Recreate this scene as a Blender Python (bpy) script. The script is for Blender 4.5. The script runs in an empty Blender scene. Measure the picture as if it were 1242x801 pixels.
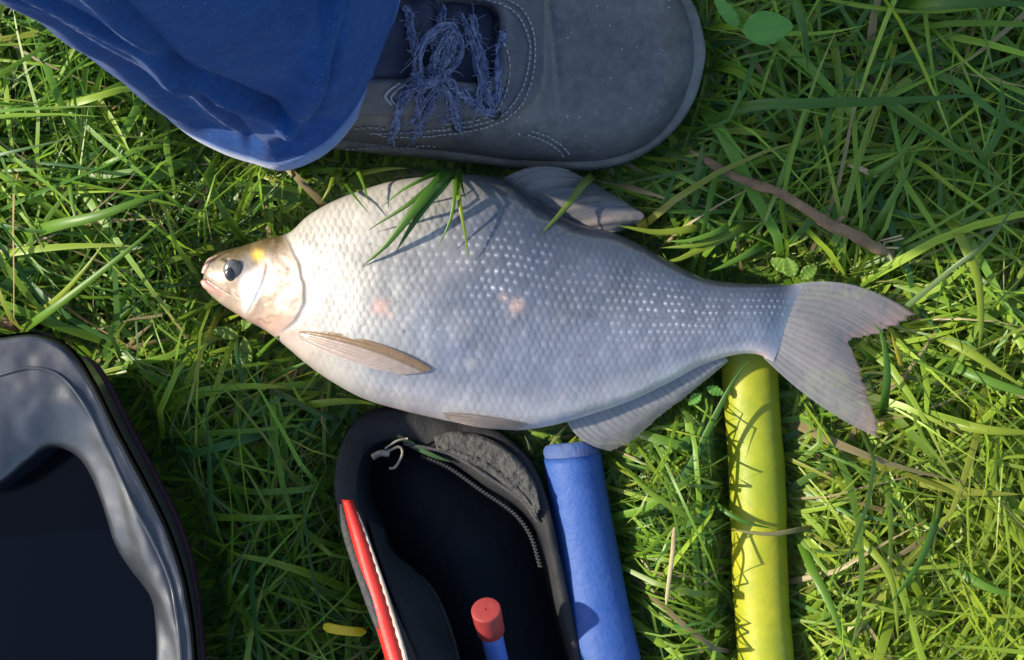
import bpy, math, random
import numpy as np
from mathutils import Vector, Matrix

rng = np.random.default_rng(7)
random.seed(7)
S = 0.00042          # metres per photo pixel on the soil plane
H = 0.80             # camera height
SC = bpy.context.scene
COL = SC.collection

# ---------------------------------------------------------------- camera, sky, sun
cam_d = bpy.data.cameras.new('camera')
cam = bpy.data.objects.new('camera', cam_d); COL.objects.link(cam)
cam.location = (0, 0, H)
cam_d.sensor_fit = 'HORIZONTAL'
cam_d.angle = 2 * math.atan(621 * S / H)
cam_d.clip_start = 0.02; cam_d.clip_end = 500
SC.camera = cam

SUN_EL = math.radians(33)
SUN_DIR = Vector((-1.0, 0.16, 0)).normalized() * math.cos(SUN_EL) + Vector((0, 0, math.sin(SUN_EL)))
w = bpy.data.worlds.new('World'); SC.world = w; w.use_nodes = True
nt = w.node_tree
bg = nt.nodes['Background']
sky = nt.nodes.new('ShaderNodeTexSky'); sky.sky_type = 'NISHITA'; sky.sun_disc = False
sky.sun_elevation = SUN_EL
sky.sun_rotation = math.atan2(SUN_DIR.x, SUN_DIR.y)
nt.links.new(sky.outputs[0], bg.inputs[0]); bg.inputs[1].default_value = 0.15
sun_d = bpy.data.lights.new('sun', 'SUN'); sun_d.energy = 3.9; sun_d.angle = math.radians(0.8)
sun_d.color = (1.0, 0.91, 0.75)
sun = bpy.data.objects.new('sun', sun_d); COL.objects.link(sun)
sun.location = SUN_DIR * 3
sun.rotation_euler = (-SUN_DIR).to_track_quat('-Z', 'Y').to_euler()
SC.view_settings.view_transform = 'Standard'; SC.view_settings.look = 'None'
SC.view_settings.exposure = 1.3; SC.view_settings.gamma = 1.0
SC.view_settings.use_curve_mapping = False

# ---------------------------------------------------------------- helpers
def P(px, py, z=0.0):
    k = S * (H - z) / H
    return np.array([(px - 621) * k, (400.5 - py) * k, z])

def PP(pts):
    return np.array([P(*p) for p in pts])

def cat(pts, n, closed=False, uniform=False):
    """Catmull-Rom through pts resampled to n points (even arc length unless uniform)."""
    p = np.asarray(pts, float); m = len(p)
    if closed:
        q = np.vstack([p[-1], p, p[0], p[1]]); segs = m
    else:
        q = np.vstack([2 * p[0] - p[1], p, 2 * p[-1] - p[-2]]); segs = m - 1
    def ev(t):
        i = np.clip(np.floor(t).astype(int), 0, segs - 1); f = (t - i)[:, None]
        a, b, c, d = q[i], q[i + 1], q[i + 2], q[i + 3]
        return 0.5 * (2 * b + (c - a) * f + (2 * a - 5 * b + 4 * c - d) * f**2 + (3 * b - a - 3 * c + d) * f**3)
    if uniform:
        return ev(np.linspace(0, segs, n + 1)[:n] if closed else np.linspace(0, segs, n))
    tt = np.linspace(0, segs, segs * 24 + 1); e = ev(tt)
    L = np.concatenate([[0], np.cumsum(np.linalg.norm(np.diff(e, axis=0), axis=1))])
    s = np.linspace(0, L[-1], n + 1)[:n] if closed else np.linspace(0, L[-1], n)
    return ev(np.interp(s, L, tt))

def mesh(name, V, F, mat, smooth=True, col=None):
    V = np.ascontiguousarray(V, np.float32).reshape(-1, 3)
    me = bpy.data.meshes.new(name)
    if isinstance(F, np.ndarray):
        k = F.shape[1]; n = len(F)
        me.vertices.add(len(V)); me.vertices.foreach_set('co', V.ravel())
        me.loops.add(n * k); me.loops.foreach_set('vertex_index', np.ascontiguousarray(F, np.int32).ravel())
        me.polygons.add(n); me.polygons.foreach_set('loop_start', np.arange(0, n * k, k, dtype=np.int32))
        me.update(calc_edges=True)
    else:
        me.from_pydata(V.tolist(), [], [list(map(int, f)) for f in F])
    me.polygons.foreach_set('use_smooth', np.full(len(me.polygons), smooth))
    if col is not None:
        a = me.color_attributes.new('Col', 'FLOAT_COLOR', 'POINT')
        c = np.ones((len(V), 4), np.float32); c[:, :3] = col
        a.data.foreach_set('color', c.ravel())
    if mat: me.materials.append(mat)
    me.validate()
    return me

def wloc(o):
    v = np.zeros(3)
    while o is not None:
        v += np.array(o.location); o = o.parent
    return v

def obj(name, V, F, mat, parent=None, origin=None, smooth=True, col=None, kind=None, solid=0, offset=0, sub=0):
    V = np.asarray(V, float).reshape(-1, 3)
    if parent is not None:
        base = wloc(parent); V = V - base
    else:
        base = np.array(origin if origin is not None else [V[:, 0].mean(), V[:, 1].mean(), V[:, 2].min()]); V = V - base
    o = bpy.data.objects.new(name, mesh(name, V, F, mat, smooth, col)); COL.objects.link(o)
    if parent is not None: o.parent = parent
    else: o.location = base
    if kind: o['kind'] = kind
    if solid:
        m = o.modifiers.new('thickness', 'SOLIDIFY'); m.thickness = solid; m.offset = offset
    if sub:
        m = o.modifiers.new('smooth', 'SUBSURF'); m.levels = sub; m.render_levels = sub
    return o

def thing(name, label, cat_, loc, group=None):
    o = bpy.data.objects.new(name, None); COL.objects.link(o)
    o.empty_display_size = 0.02
    o.location = loc; tag(o, label, cat_, group); return o

def tag(o, label, cat_, group=None):
    o['label'] = label; o['category'] = cat_
    if group: o['group'] = group
    return o

def gridF(nu, nv, cu=False, cv=False):
    iu = np.arange(nu if cu else nu - 1); iv = np.arange(nv if cv else nv - 1)
    a, b = np.meshgrid(iu, iv, indexing='ij'); a = a.ravel(); b = b.ravel()
    a2 = (a + 1) % nu; b2 = (b + 1) % nv
    return np.stack([a * nv + b, a2 * nv + b, a2 * nv + b2, a * nv + b2], 1)

def loft(lines, closed=False):
    V = np.stack(lines)                       # (nu, nv, 3)
    return V.reshape(-1, 3), gridF(V.shape[0], V.shape[1], False, closed)

def tube(path, r, n=10, cap=True, squash=1.0):
    path = np.asarray(path, float); m = len(path)
    r = np.broadcast_to(np.asarray(r, float), (m,))
    T = np.gradient(path, axis=0); T /= np.linalg.norm(T, axis=1)[:, None] + 1e-12
    up = np.array([0, 0, 1.0])
    if abs(T[:, 2]).mean() > 0.8: up = np.array([0, 1.0, 0])
    A = np.cross(T, up); A /= np.linalg.norm(A, axis=1)[:, None] + 1e-12
    B = np.cross(A, T)
    th = np.linspace(0, 2 * np.pi, n, endpoint=False)
    V = path[:, None] + r[:, None, None] * (np.cos(th)[None, :, None] * A[:, None] + squash * np.sin(th)[None, :, None] * B[:, None])
    F = [list(f) for f in gridF(m, n, False, True)]
    if cap:
        F.append(list(range(n))[::-1]); F.append([(m - 1) * n + i for i in range(n)])
    return V.reshape(-1, 3), F

def merge(parts):
    Vs, Fs, o = [], [], 0
    for V, F in parts:
        V = np.asarray(V).reshape(-1, 3)
        Vs.append(V); Fs += [[int(i) + o for i in f] for f in F]; o += len(V)
    return np.vstack(Vs), Fs

def sst(a, b, x):
    t = np.clip((x - a) / (b - a), 0, 1); return t * t * (3 - 2 * t)

def vnoise(x, y, seed=0, sc=1.0):
    """smooth value noise, vectorised, -1..1"""
    x = np.asarray(x) * sc; y = np.asarray(y) * sc
    xi = np.floor(x).astype(np.int64); yi = np.floor(y).astype(np.int64)
    fx = x - xi; fy = y - yi; fx = fx * fx * (3 - 2 * fx); fy = fy * fy * (3 - 2 * fy)
    def h(a, b):
        n = (a * 374761393 + b * 668265263 + seed * 1442695041) & 0x7fffffff
        n = ((n ^ (n >> 13)) * 1274126177) & 0x7fffffff
        return ((n ^ (n >> 16)) & 0xffff) / 32767.5 - 1
    return (h(xi, yi) * (1 - fx) + h(xi + 1, yi) * fx) * (1 - fy) + (h(xi, yi + 1) * (1 - fx) + h(xi + 1, yi + 1) * fx) * fy

def polydist(pts, poly):
    """signed distance (negative inside) of XY points to a closed polygon"""
    pts = np.asarray(pts)[:, :2]; poly = np.asarray(poly)[:, :2]
    d = np.full(len(pts), 1e9); ins = np.zeros(len(pts), bool)
    for a, b in zip(poly, np.roll(poly, -1, 0)):
        e = b - a; w_ = pts - a
        t = np.clip((w_ @ e) / (e @ e + 1e-15), 0, 1)
        d = np.minimum(d, ((w_ - t[:, None] * e)**2).sum(1))
        c = ((a[1] <= pts[:, 1]) != (b[1] <= pts[:, 1]))
        xx = a[0] + (pts[:, 1] - a[1]) * e[0] / (e[1] if abs(e[1]) > 1e-12 else 1e-12)
        ins ^= c & (pts[:, 0] < xx)
    d = np.sqrt(d); return np.where(ins, -d, d)

# ---------------------------------------------------------------- materials
def mat(name, color=(.5, .5, .5), rough=.5, spec=.5, metal=0, noise=None, bump=None, attr=False,
        transl=0, clear=0, coat=0, sheen=0, speck=None, sss=0):
    """noise=(scale, amount, colour2) colour mottling; bump=(scale, strength, distance); speck=(scale, threshold, colour)"""
    m = bpy.data.materials.new(name); m.use_nodes = True
    n = m.node_tree.nodes; l = m.node_tree.links
    b = n['Principled BSDF']; out = n['Material Output']
    b.inputs['Roughness'].default_value = rough
    b.inputs['Specular IOR Level'].default_value = spec
    b.inputs['Metallic'].default_value = metal
    b.inputs['Coat Weight'].default_value = coat
    b.inputs['Coat Roughness'].default_value = 0.15
    b.inputs['Sheen Weight'].default_value = sheen
    if sss:
        b.inputs['Subsurface Weight'].default_value = sss
        b.inputs['Subsurface Radius'].default_value = (.006, .003, .002)
        b.inputs['Subsurface Scale'].default_value = 1
    tc = n.new('ShaderNodeTexCoord')
    if attr:
        at = n.new('ShaderNodeAttribute'); at.attribute_name = 'Col'; cs = at.outputs['Color']
    else:
        rgb = n.new('ShaderNodeRGB'); rgb.outputs[0].default_value = (*color, 1); cs = rgb.outputs[0]
    def mix(fac, a, bcol):
        x = n.new('ShaderNodeMix'); x.data_type = 'RGBA'
        l.new(fac, x.inputs[0]); l.new(a, x.inputs[6])
        if isinstance(bcol, tuple): x.inputs[7].default_value = (*bcol, 1)
        else: l.new(bcol, x.inputs[7])
        return x.outputs[2]
    def ntex(scale, detail=6, rough_=.6):
        t = n.new('ShaderNodeTexNoise'); t.inputs['Scale'].default_value = scale
        t.inputs['Detail'].default_value = detail; t.inputs['Roughness'].default_value = rough_
        l.new(tc.outputs['Object'], t.inputs['Vector']); return t.outputs['Fac']
    def ramp(f, lo, hi, amt=1.0):
        r = n.new('ShaderNodeMapRange'); r.inputs[1].default_value = lo; r.inputs[2].default_value = hi
        r.inputs[4].default_value = amt; l.new(f, r.inputs[0]); return r.outputs[0]
    if noise:
        for sc_, am, c2 in (noise if isinstance(noise, list) else [noise]):
            cs = mix(ramp(ntex(sc_), .38, .66, am), cs, c2)
    if speck:
        cs = mix(ramp(ntex(speck[0], 2, .5), speck[1], speck[1] + .04), cs, speck[2])
    l.new(cs, b.inputs['Base Color'])
    if bump:
        last = None
        for sc_, st, di in (bump if isinstance(bump, list) else [bump]):
            bp = n.new('ShaderNodeBump'); bp.inputs['Strength'].default_value = st; bp.inputs['Distance'].default_value = di
            l.new(ntex(sc_), bp.inputs['Height'])
            if last: l.new(last, bp.inputs['Normal'])
            last = bp.outputs['Normal']
        l.new(last, b.inputs['Normal'])
    if transl:
        tr = n.new('ShaderNodeBsdfTranslucent'); l.new(cs, tr.inputs['Color'])
        mx = n.new('ShaderNodeMixShader'); mx.inputs[0].default_value = transl
        l.new(b.outputs[0], mx.inputs[1]); l.new(tr.outputs[0], mx.inputs[2]); l.new(mx.outputs[0], out.inputs['Surface'])
        if clear:
            tp = n.new('ShaderNodeBsdfTransparent'); m2 = n.new('ShaderNodeMixShader'); m2.inputs[0].default_value = clear
            l.new(mx.outputs[0], m2.inputs[1]); l.new(tp.outputs[0], m2.inputs[2]); l.new(m2.outputs[0], out.inputs['Surface'])
    return m

M = {}
M['soil'] = mat('soil', (.060, .055, .026), .95, .2, noise=[(14, .8, (.055, .042, .026)), (60, .5, (.018, .014, .010)), (2.2, .5, (.03, .06, .012))], bump=[(40, .8, .01), (180, .6, .004)])
M['grass'] = mat('grass', attr=True, rough=.40, spec=.40, transl=.5)
M['fish'] = mat('fish_skin', attr=True, rough=.42, spec=.5, metal=.08, coat=.55, bump=[(900, .25, .0004), (240, .25, .0006)])
M['fin'] = mat('fin_membrane', attr=True, rough=.30, spec=.6, transl=.22, coat=.6, clear=.42, bump=[(70, .35, .003), (260, .35, .001)])
M['lip'] = mat('lip', (.52, .25, .20), .35, .5, noise=(160, .6, (.36, .16, .12)), sss=.2)
M['lip_dark'] = mat('lip_upper', (.42, .27, .20), .35, .5, noise=(160, .7, (.22, .13, .09)), sss=.2)
M['eye'] = mat('eye_iris', (.075, .072, .068), .12, .6, metal=.3, noise=(240, .7, (.03, .03, .03)), coat=.3)
M['pupil'] = mat('pupil', (.010, .010, .012), .15, .5, coat=.5)
M['trouser'] = mat('trouser_cotton', (.003, .030, .130), .94, .05, noise=[(16, .5, (.006, .056, .22)), (700, .6, (.002, .019, .095)), (160, .25, (.014, .075, .25))], bump=[(900, .35, .0007), (60, .10, .003)], sheen=.05, speck=(700, .70, (.10, .18, .36)))
M['hem'] = mat('trouser_hem', (.020, .072, .220), .92, .08, noise=[(60, .6, (.05, .125, .30)), (420, .6, (.010, .04, .14))], bump=[(700, .4, .0008), (90, .4, .002)], sheen=.3)
M['leather'] = mat('shoe_leather', (.056, .054, .056), .50, .4, noise=[(14, .8, (.036, .036, .041)), (34, .6, (.098, .094, .090)), (90, .5, (.045, .044, .046)), (240, .5, (.11, .105, .10))], bump=[(260, .30, .0010), (40, .25, .003)], speck=(420, .71, (.26, .255, .25)))
M['overlay'] = mat('shoe_overlay', (.058, .056, .064), .58, .3, noise=[(30, .6, (.036, .036, .046)), (160, .4, (.085, .083, .09))], bump=[(240, .4, .0012), (50, .3, .003)])
M['sole'] = mat('shoe_sole', (.125, .125, .110), .7, .3, noise=[(30, .8, (.05, .052, .044)), (150, .5, (.17, .17, .15))], bump=(180, .5, .0015))
M['tongue'] = mat('shoe_tongue', (.022, .025, .044), .85, .2, noise=(60, .6, (.042, .046, .068)), bump=[(500, .5, .001), (70, .4, .003)])
M['collar'] = mat('shoe_collar', (.012, .017, .020), .8, .3, bump=(300, .4, .001))
M['lace'] = mat('shoe_lace', (.085, .100, .175), .9, .2, noise=[(110, .9, (.025, .033, .105)), (420, .6, (.22, .24, .31))], bump=(600, .8, .0012))
M['thread'] = mat('thread', (.25, .25, .255), .8, .2, noise=(120, .7, (.14, .15, .18)))
M['pvc'] = mat('bucket_vinyl', (.009, .010, .015), .37, .85, noise=[(30, .5, (.014, .016, .020)), (160, .35, (.024, .026, .029))], bump=[(6, .22, .010)], coat=.08)
M['pvc_in'] = mat('bucket_lining', (.006, .010, .022), .45, .4, bump=(30, .3, .005))
M['pvc_red'] = mat('bucket_trim', (.035, .008, .014), .6, .3)
M['water'] = mat('bucket_water', (.0003, .0009, .0026), .12, .15)
M['case'] = mat('case_fabric', (.010, .0105, .012), .72, .3, noise=(50, .5, (.020, .020, .022)), bump=[(900, .5, .0008), (40, .4, .004)])
M['case_in'] = mat('case_lining', (.004, .0065, .0095), .75, .2, noise=(40, .5, (.007, .010, .015)), bump=[(600, .3, .0008), (30, .4, .005)])
M['case_edge'] = mat('case_edge_felt', (.06, .06, .062), .95, .15, noise=(300, .8, (.03, .03, .032)), bump=(700, .8, .001))
M['rubber'] = mat('case_rubber_patch', (.042, .041, .039), .75, .35, noise=[(40, .6, (.024, .024, .023)), (240, .5, (.075, .073, .068))], bump=[(130, 1.0, .004), (420, .6, .001)])
M['red'] = mat('red_piping', (.46, .016, .008), .5, .4, noise=(120, .5, (.32, .009, .007)), bump=(300, .3, .001))
M['pale'] = mat('pale_binding', (.50, .40, .32), .8, .3, noise=(160, .7, (.30, .20, .15)))
M['zip'] = mat('zip_teeth', (.012, .013, .015), .6, .3)
M['metal'] = mat('zip_pull_metal', (.22, .20, .16), .55, .4, metal=.4, noise=(300, .7, (.08, .07, .05)))
M['redcap'] = mat('red_cap_plastic', (.23, .026, .024), .55, .35, noise=(90, .5, (.16, .018, .018)), bump=(300, .2, .001))
M['bluerod'] = mat('blue_rod_plastic', (.04, .09, .30), .4, .5, noise=(90, .4, (.10, .18, .48)))
M['bluetube'] = mat('blue_foam', (.012, .050, .205), .62, .35, noise=[(24, .55, (.022, .070, .24)), (160, .35, (.045, .095, .26))], bump=[(420, .3, .0012), (36, .3, .004)], speck=(60, .72, (.10, .155, .32)))
M['wear'] = mat('blue_foam_worn', (.016, .056, .205), .75, .3, noise=[(70, .8, (.012, .050, .20)), (45, .6, (.10, .115, .18)), (200, .4, (.06, .10, .22))], bump=(240, .7, .002))
M['yellow'] = mat('yellow_sleeve', (.36, .335, .015), .45, .35, noise=[(16, .9, (.20, .25, .013)), (110, .4, (.16, .21, .013))], bump=[(24, .25, .005)], transl=.12)
M['bark'] = mat('twig_bark', (.15, .090, .048), .85, .2, noise=[(120, .8, (.065, .040, .024)), (40, .6, (.27, .175, .095))], bump=[(160, 1, .003), (500, .6, .001)])
M['straw'] = mat('dry_straw', (.42, .34, .18), .7, .3, noise=(90, .6, (.26, .19, .09)), transl=.2)
M['yleaf'] = mat('yellow_leaf', (.62, .46, .015), .5, .4, noise=(120, .4, (.6, .36, .01)), transl=.3)
M['leaf'] = mat('weed_leaf', (.10, .26, .035), .45, .4, noise=(120, .5, (.13, .31, .04)), bump=(200, .25, .001), transl=.35)
M['leafy'] = mat('weed_leaf_yellow', (.13, .24, .025), .45, .45, noise=(120, .5, (.18, .28, .03)), bump=(200, .5, .002), transl=.4)

# ---------------------------------------------------------------- ground
def build_ground():
    n = 161
    g = np.sinh(np.linspace(-7.2, 7.2, n)) / np.sinh(7.2) * 60
    X, Y = np.meshgrid(g, g, indexing='ij')
    R_ = np.hypot(X, Y)
    Z = vnoise(X, Y, 3, 9) * .0025 + vnoise(X, Y, 4, 30) * .0015 - .004 + sst(3, 40, R_) * vnoise(X, Y, 6, .12) * .3
    V = np.stack([X, Y, Z], -1)
    o = obj('ground', V, gridF(n, n), M['soil'], origin=(0, 0, 0), kind='structure')
    o['label'] = 'dark damp soil under the matted grass'; return o
build_ground()

# ---------------------------------------------------------------- shared outlines
FT = [(252,331),(253,322),(257,313),(268,306),(294,299),(325,289),(352,282),(375,262),(405,245),(440,231),(480,220),(530,214),(580,213),(620,222),(660,249),(700,271),(753,286),(807,314),(852,337),(900,344),(940,345),(974,347)]
FB = [(251,340),(251,348),(257,358),(274,372),(299,388),(324,402),(348,421),(378,446),(410,467),(445,485),(485,497),(535,509),(585,518),(630,522),(670,516),(710,505),(760,488),(810,465),(850,444),(890,431),(918,430),(938,439)]
FTH = [.005,.0100,.0135,.0160,.0180,.019,.0220,.0250,.0280,.0305,.0315,.0310,.0300,.0285,.0265,.0240,.0205,.017,.0136,.0105,.0068,.0010]
FZC = [.031,.031,.032,.032,.033,.034,.035,.0355,.036,.0365,.0365,.0365,.036,.036,.036,.037,.0385,.041,.043,.045,.0455,.0455]
CAUDAL_OUT = [(1113,383),(1094,396),(1062,408),(1034,417),(1046,452),(1058,492),(1068,533)]

def tubepath_yellow():
    return cat(PP([(903,388,.0155),(907,430,.0155),(910,480,.0155),(916,560,.0155),(919,640,.0150),(922,720,.0150),(928,801,.0150),(934,900,.0150),(941,1010,.0150)]), 60)
def tubepath_blue():
    return cat(PP([(692,530,.020),(696,570,.020),(704,620,.0205),(714,680,.021),(724,740,.022),(735,801,.0225),(750,880,.023),(772,980,.024)]), 60)

CASE_R = [(520,960,.102),(495,880,.096),(470,801,.088),(440,720,.075),(416,640,.060),(406,595,.050),(410,555,.040),(423,524,.028),(450,500,.020),(500,496,.018),(560,506,.018),(610,528,.022),(645,563,.027),(664,610,.031),(675,660,.034),(690,730,.036),(705,801,.038),(725,880,.042),(745,960,.048)]
CASE_I = [(565,960,.095),(535,880,.090),(505,801,.083),(470,720,.070),(443,640,.055),(432,605,.046),(434,566,.036),(446,545,.026),(468,534,.020),(506,538,.019),(545,558,.020),(588,588,.023),(630,615,.026),(655,645,.029),(665,684,.031),(676,740,.032),(692,801,.034),(712,880,.038),(731,960,.044)]
BK_R = [(-200,448),(-80,420),(0,409),(42,406),(80,424),(108,464),(138,524),(170,584),(197,638),(217,695),(228,750),(233,801),(235,860),(205,930),(150,1000),(0,1030),(-200,1000),(-300,900),(-330,700),(-300,560)]
BK_I = [(-200,640),(-60,620),(0,588),(32,562),(62,544),(96,560),(121,606),(139,664),(160,698),(183,727),(189,765),(190,801),(186,860),(170,920),(120,960),(0,980),(-190,950),(-270,880),(-290,700),(-260,650)]
SHOE_W = [(230,100),(260,104),(320,108),(400,115),(470,121),(540,126),(620,135),(690,136)]   # px half widths of the sole along px x

def shoe_half(px):
    px = np.asarray(px, float)
    xs = [a for a, _ in SHOE_W]; ws = [b for _, b in SHOE_W]
    wv = np.interp(px, xs, ws)
    toe = 850
    wv = np.where(px > 690, 136 * np.clip(1 - (np.clip(px - 690, 0, None) / (toe - 690))**2.3, 0, 1)**.5, wv)
    wv = np.where(px < 270, 104 * np.clip(1 - (np.clip(270 - px, 0, None) / 70)**2, 0, 1)**.5, wv)
    return wv
def shoe_cy(px):
    return 64 + 6 * np.sin((np.asarray(px, float) - 500) / 250)
ZS = .022
def SP(px, py):     # shoe plan px -> world XY at sole level
    k = S * (H - ZS) / H
    return (np.asarray(px, float) - 621) * k, (400.5 - np.asarray(py, float)) * k

# ---------------------------------------------------------------- fish
def build_fish():
    base = P(600, 380, .004)
    root = thing('fish', 'large silver bream lying on its side on the grass', 'fish', base)
    nu, nt_, nb = 660, 230, 60
    T = cat(FT, nu, uniform=True); B = cat(FB, nu, uniform=True)
    # resample so that sections are evenly spaced along the body
    L = np.concatenate([[0], np.cumsum(np.linalg.norm(np.diff((T + B) / 2, axis=0), axis=1))])
    uu = np.interp(np.linspace(0, L[-1], nu), L, np.arange(nu))
    f = lambda a: np.stack([np.interp(uu, np.arange(nu), a[:, k]) for k in range(a.shape[1])], 1)
    TH = cat([(a, b) for a, b in zip(FTH, FZC)], nu, uniform=True)
    T, B, TH = f(T), f(B), f(TH)
    th = np.concatenate([np.linspace(0, np.pi, nt_), np.linspace(np.pi, 2 * np.pi, nb + 2)[1:-1]])
    c = np.cos(th); s = np.sin(th)
    v = np.sign(c) * np.abs(c)**.92                       # +1 = back, -1 = belly
    pz = np.sign(s) * np.abs(s)**.80
    px = (T[:, None, 0] + B[:, None, 0]) / 2 + v[None] * (T[:, None, 0] - B[:, None, 0]) / 2
    py = (T[:, None, 1] + B[:, None, 1]) / 2 + v[None] * (T[:, None, 1] - B[:, None, 1]) / 2
    Z = TH[:, 1:2] + TH[:, 0:1] * pz[None]
    up = np.clip(pz, 0, 1)[None] * np.ones_like(px)
    k = S * (H - TH[:, 1:2]) / H
    X = (px - 621) * k; Y = (400.5 - py) * k
    V = np.stack([X, Y, Z], -1)
    vv = v[None] * np.ones_like(px)
    # --- relief
    gx = np.interp(py, [275, 292, 318, 345, 370, 390, 405, 430], [345, 352, 368, 377, 377, 366, 345, 330]) + 1.4 * vnoise(px, py, 45, 1 / 13.)
    sd = gx - px                                          # >0 on the head side of the gill cover
    inhead = sst(-7, 9, sd)
    D = .0007 * np.exp(-np.clip(sd, 0, None) / 30) * sst(-1.0, 2.0, sd) * sst(278, 300, py) * sst(412, 392, py)
    D -= .0003 * np.exp(-((sd + 4) / 5)**2) * sst(280, 300, py) * sst(412, 395, py)
    # preopercle ridge
    gp = np.interp(py, [318, 330, 345, 362, 382], [332, 331, 327, 319, 306])
    D -= .0007 * np.exp(-((px - gp) / 2.2)**2) * sst(316, 324, py) * sst(386, 376, py)
    D += .0010 * np.exp(-(((px - 314) / 12)**2 + ((py - 355) / 18)**2))
    # eye socket, nostril, jaw line
    D += .0016 * np.exp(-(((px - 292)**2 + (py - 332)**2) / 17**2))
    jl = 338 + (px - 256) * .62
    D -= .0013 * np.exp(-((py - jl) / 1.6)**2) * sst(300, 286, px) * sst(252, 256, px)
    D -= .0010 * np.exp(-(((px - 283) / 3)**2 + ((py - 318) / 2.2)**2))
    # belly keel crease beside the pelvic fin, gentle flank undulation
    D += .0007 * vnoise(px, py, 21, 1 / 45.) + .0003 * vnoise(px, py, 22, 1 / 16.) + inhead * (.00022 * vnoise(px, py, 26, 1 / 8.) + .00007 * vnoise(px, py, 27, 1 / 3.))
    # scales: overlapping discs, free edge to the tail
    ylat = np.interp(px, [340, 450, 600, 800, 960], [345, 362, 376, 384, 391])
    hh = (B[:, None, 1] - T[:, None, 1]) / 300
    sp = 9.8 * (.66 + .34 * np.clip(hh, 0, 1))
    b_ = (py - ylat) / sp
    dl = np.concatenate([[0], np.diff((T[:, 0] + B[:, 0]) / 2)]) / (sp[:, 0] * 1.02)
    ac = np.cumsum(dl)[:, None] + (px - (T[:, None, 0] + B[:, None, 0]) / 2) / sp + .20 * vnoise(px, py, 5, 1 / 15.) + .6 * vnoise(px, py, 8, 1 / 75.)
    b_ = b_ + .16 * vnoise(px, py, 6, 1 / 17.) + .5 * vnoise(px, py, 9, 1 / 85.)
    best = np.full(px.shape, -9.0); bdb = np.zeros(px.shape); bid = np.zeros(px.shape)
    j0 = np.floor(b_)
    for dj in (-1, 0, 1, 2):
        j = j0 + dj
        off = .5 * (np.mod(j, 2))
        n0 = np.floor(ac - off)
        for dn in (-1, 0, 1):
            ca = n0 + dn + off
            da = ac - ca; db = b_ - j
            ok = (da * da / 1.0 + db * db / .95 < 0.82**2 * 1.15)
            take = ok & (da > best)
            best = np.where(take, da, best); bdb = np.where(take, db, bdb)
            bid = np.where(take, ca * 12.9898 + j * 78.233, bid)
    best = np.where(best < -5, 0, best)
    rnd = np.mod(np.sin(bid) * 43758.5453, 1.0)
    smask = (1 - sst(-12, 6, sd)) * sst(2, 16, px - 352) * up
    smask *= sst(1.0, .93, np.abs(vv)) * sst(968, 945, px + .3 * (py - 390))
    amp = .000075 * (.4 + 1.2 * rnd) * np.clip(.85 + .6 * vnoise(px, py, 23, 1 / 38.), .25, 1.5) * (1 + .5 * sst(480, 620, px))
    D += smask * (amp * (best + .1) - .00008 * bdb**2 * 3)
    # normals
    du = np.gradient(V, axis=0); dv = np.gradient(V, axis=1)
    N = np.cross(dv, du); N /= np.linalg.norm(N, axis=2)[..., None] + 1e-12
    N *= np.sign((N * np.stack([np.zeros_like(s), np.zeros_like(s), np.sign(s) + 1e-9], -1)[None]).sum(-1, keepdims=True).mean(0, keepdims=True) + 1e-12)
    V = V + N * (D * up)[..., None]
    # --- pigment, with some light and shade painted in
    def C(*rgb): return np.array(rgb)[None, None, :]
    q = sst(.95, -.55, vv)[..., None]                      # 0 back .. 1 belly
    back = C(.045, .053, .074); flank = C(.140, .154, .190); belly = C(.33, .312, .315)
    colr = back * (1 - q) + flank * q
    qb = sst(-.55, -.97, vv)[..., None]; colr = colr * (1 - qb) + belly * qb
    fr = (sst(590, 410, px + .45 * (py - 360) + 40 * vnoise(px, py, 24, 1 / 40.)) * .85)[..., None]; colr = colr * (1 - fr) + C(.41, .385, .335) * fr  # warm sunlit cream of the front body, painted into the colour
    # scale pigment: pale centre also painting in glints, darker rim, random tone
    sm = smask[..., None]
    rim = sst(.28, .68, best)[..., None]
    colr = colr * (1 - sm * (.50 * rim * (1 - .5 * q) * np.clip(.75 + .5 * vnoise(px, py, 28, 1 / 30.)[..., None], .2, 1.2))) * (1 + sm * .16 * (rnd[..., None] - .5))
    dot = np.exp(-((best - .12)**2 / .045 + bdb**2 / .018)) * (rnd > .22) * (.5 + .5 * rnd)
    dz = np.exp(-((vv - .20) / .42)**2) * sst(400, 520, px) * (.55 + .6 * vnoise(px, py, 25, 1 / 50.))
    colr = colr + (sm * (dot * dz)[..., None]) * C(.38, .38, .38)
    ll = (.30 * np.exp(-(b_ / .16)**2) * (np.abs(best) < .3) * smask)[..., None]; colr = colr * (1 - ll)
    # dorsal dark edge, deepened to paint in the leg's shadow
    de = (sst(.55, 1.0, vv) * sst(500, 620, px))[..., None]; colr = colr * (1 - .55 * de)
    # blotches
    for bx, by, br, cc, am in [(468, 374, 9, (.70, .34, .24), .75), (626, 373, 8, (.62, .38, .26), .8), (572, 440, 6, (.50, .48, .42), .45), (925, 437, 14, (.62, .26, .22), .65), (610, 362, 5, (.6, .4, .3), .5), (480, 384, 5, (.75, .5, .4), .5)]:
        g_ = (am * np.exp(-(((px - bx) / br)**2 + ((py - by) / br)**2)) * (.6 + .4 * vnoise(px, py, 31, 1 / 3.)))[..., None]
        colr = colr * (1 - g_) + C(*cc) * g_
    for bx, by in [(418, 351), (495, 402), (640, 300), (590, 330), (455, 300), (700, 430)]:
        g_ = (.8 * np.exp(-((px - bx)**2 + (py - by)**2) / 2.2**2))[..., None]; colr = colr * (1 - g_) + C(.06, .05, .05) * g_
    # head
    hd = C(.34, .26, .195) * np.ones_like(colr)
    pink = (sst(372, 398, py) * .7)[..., None]; hd = hd * (1 - pink) + C(.42, .245, .20) * pink
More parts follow.
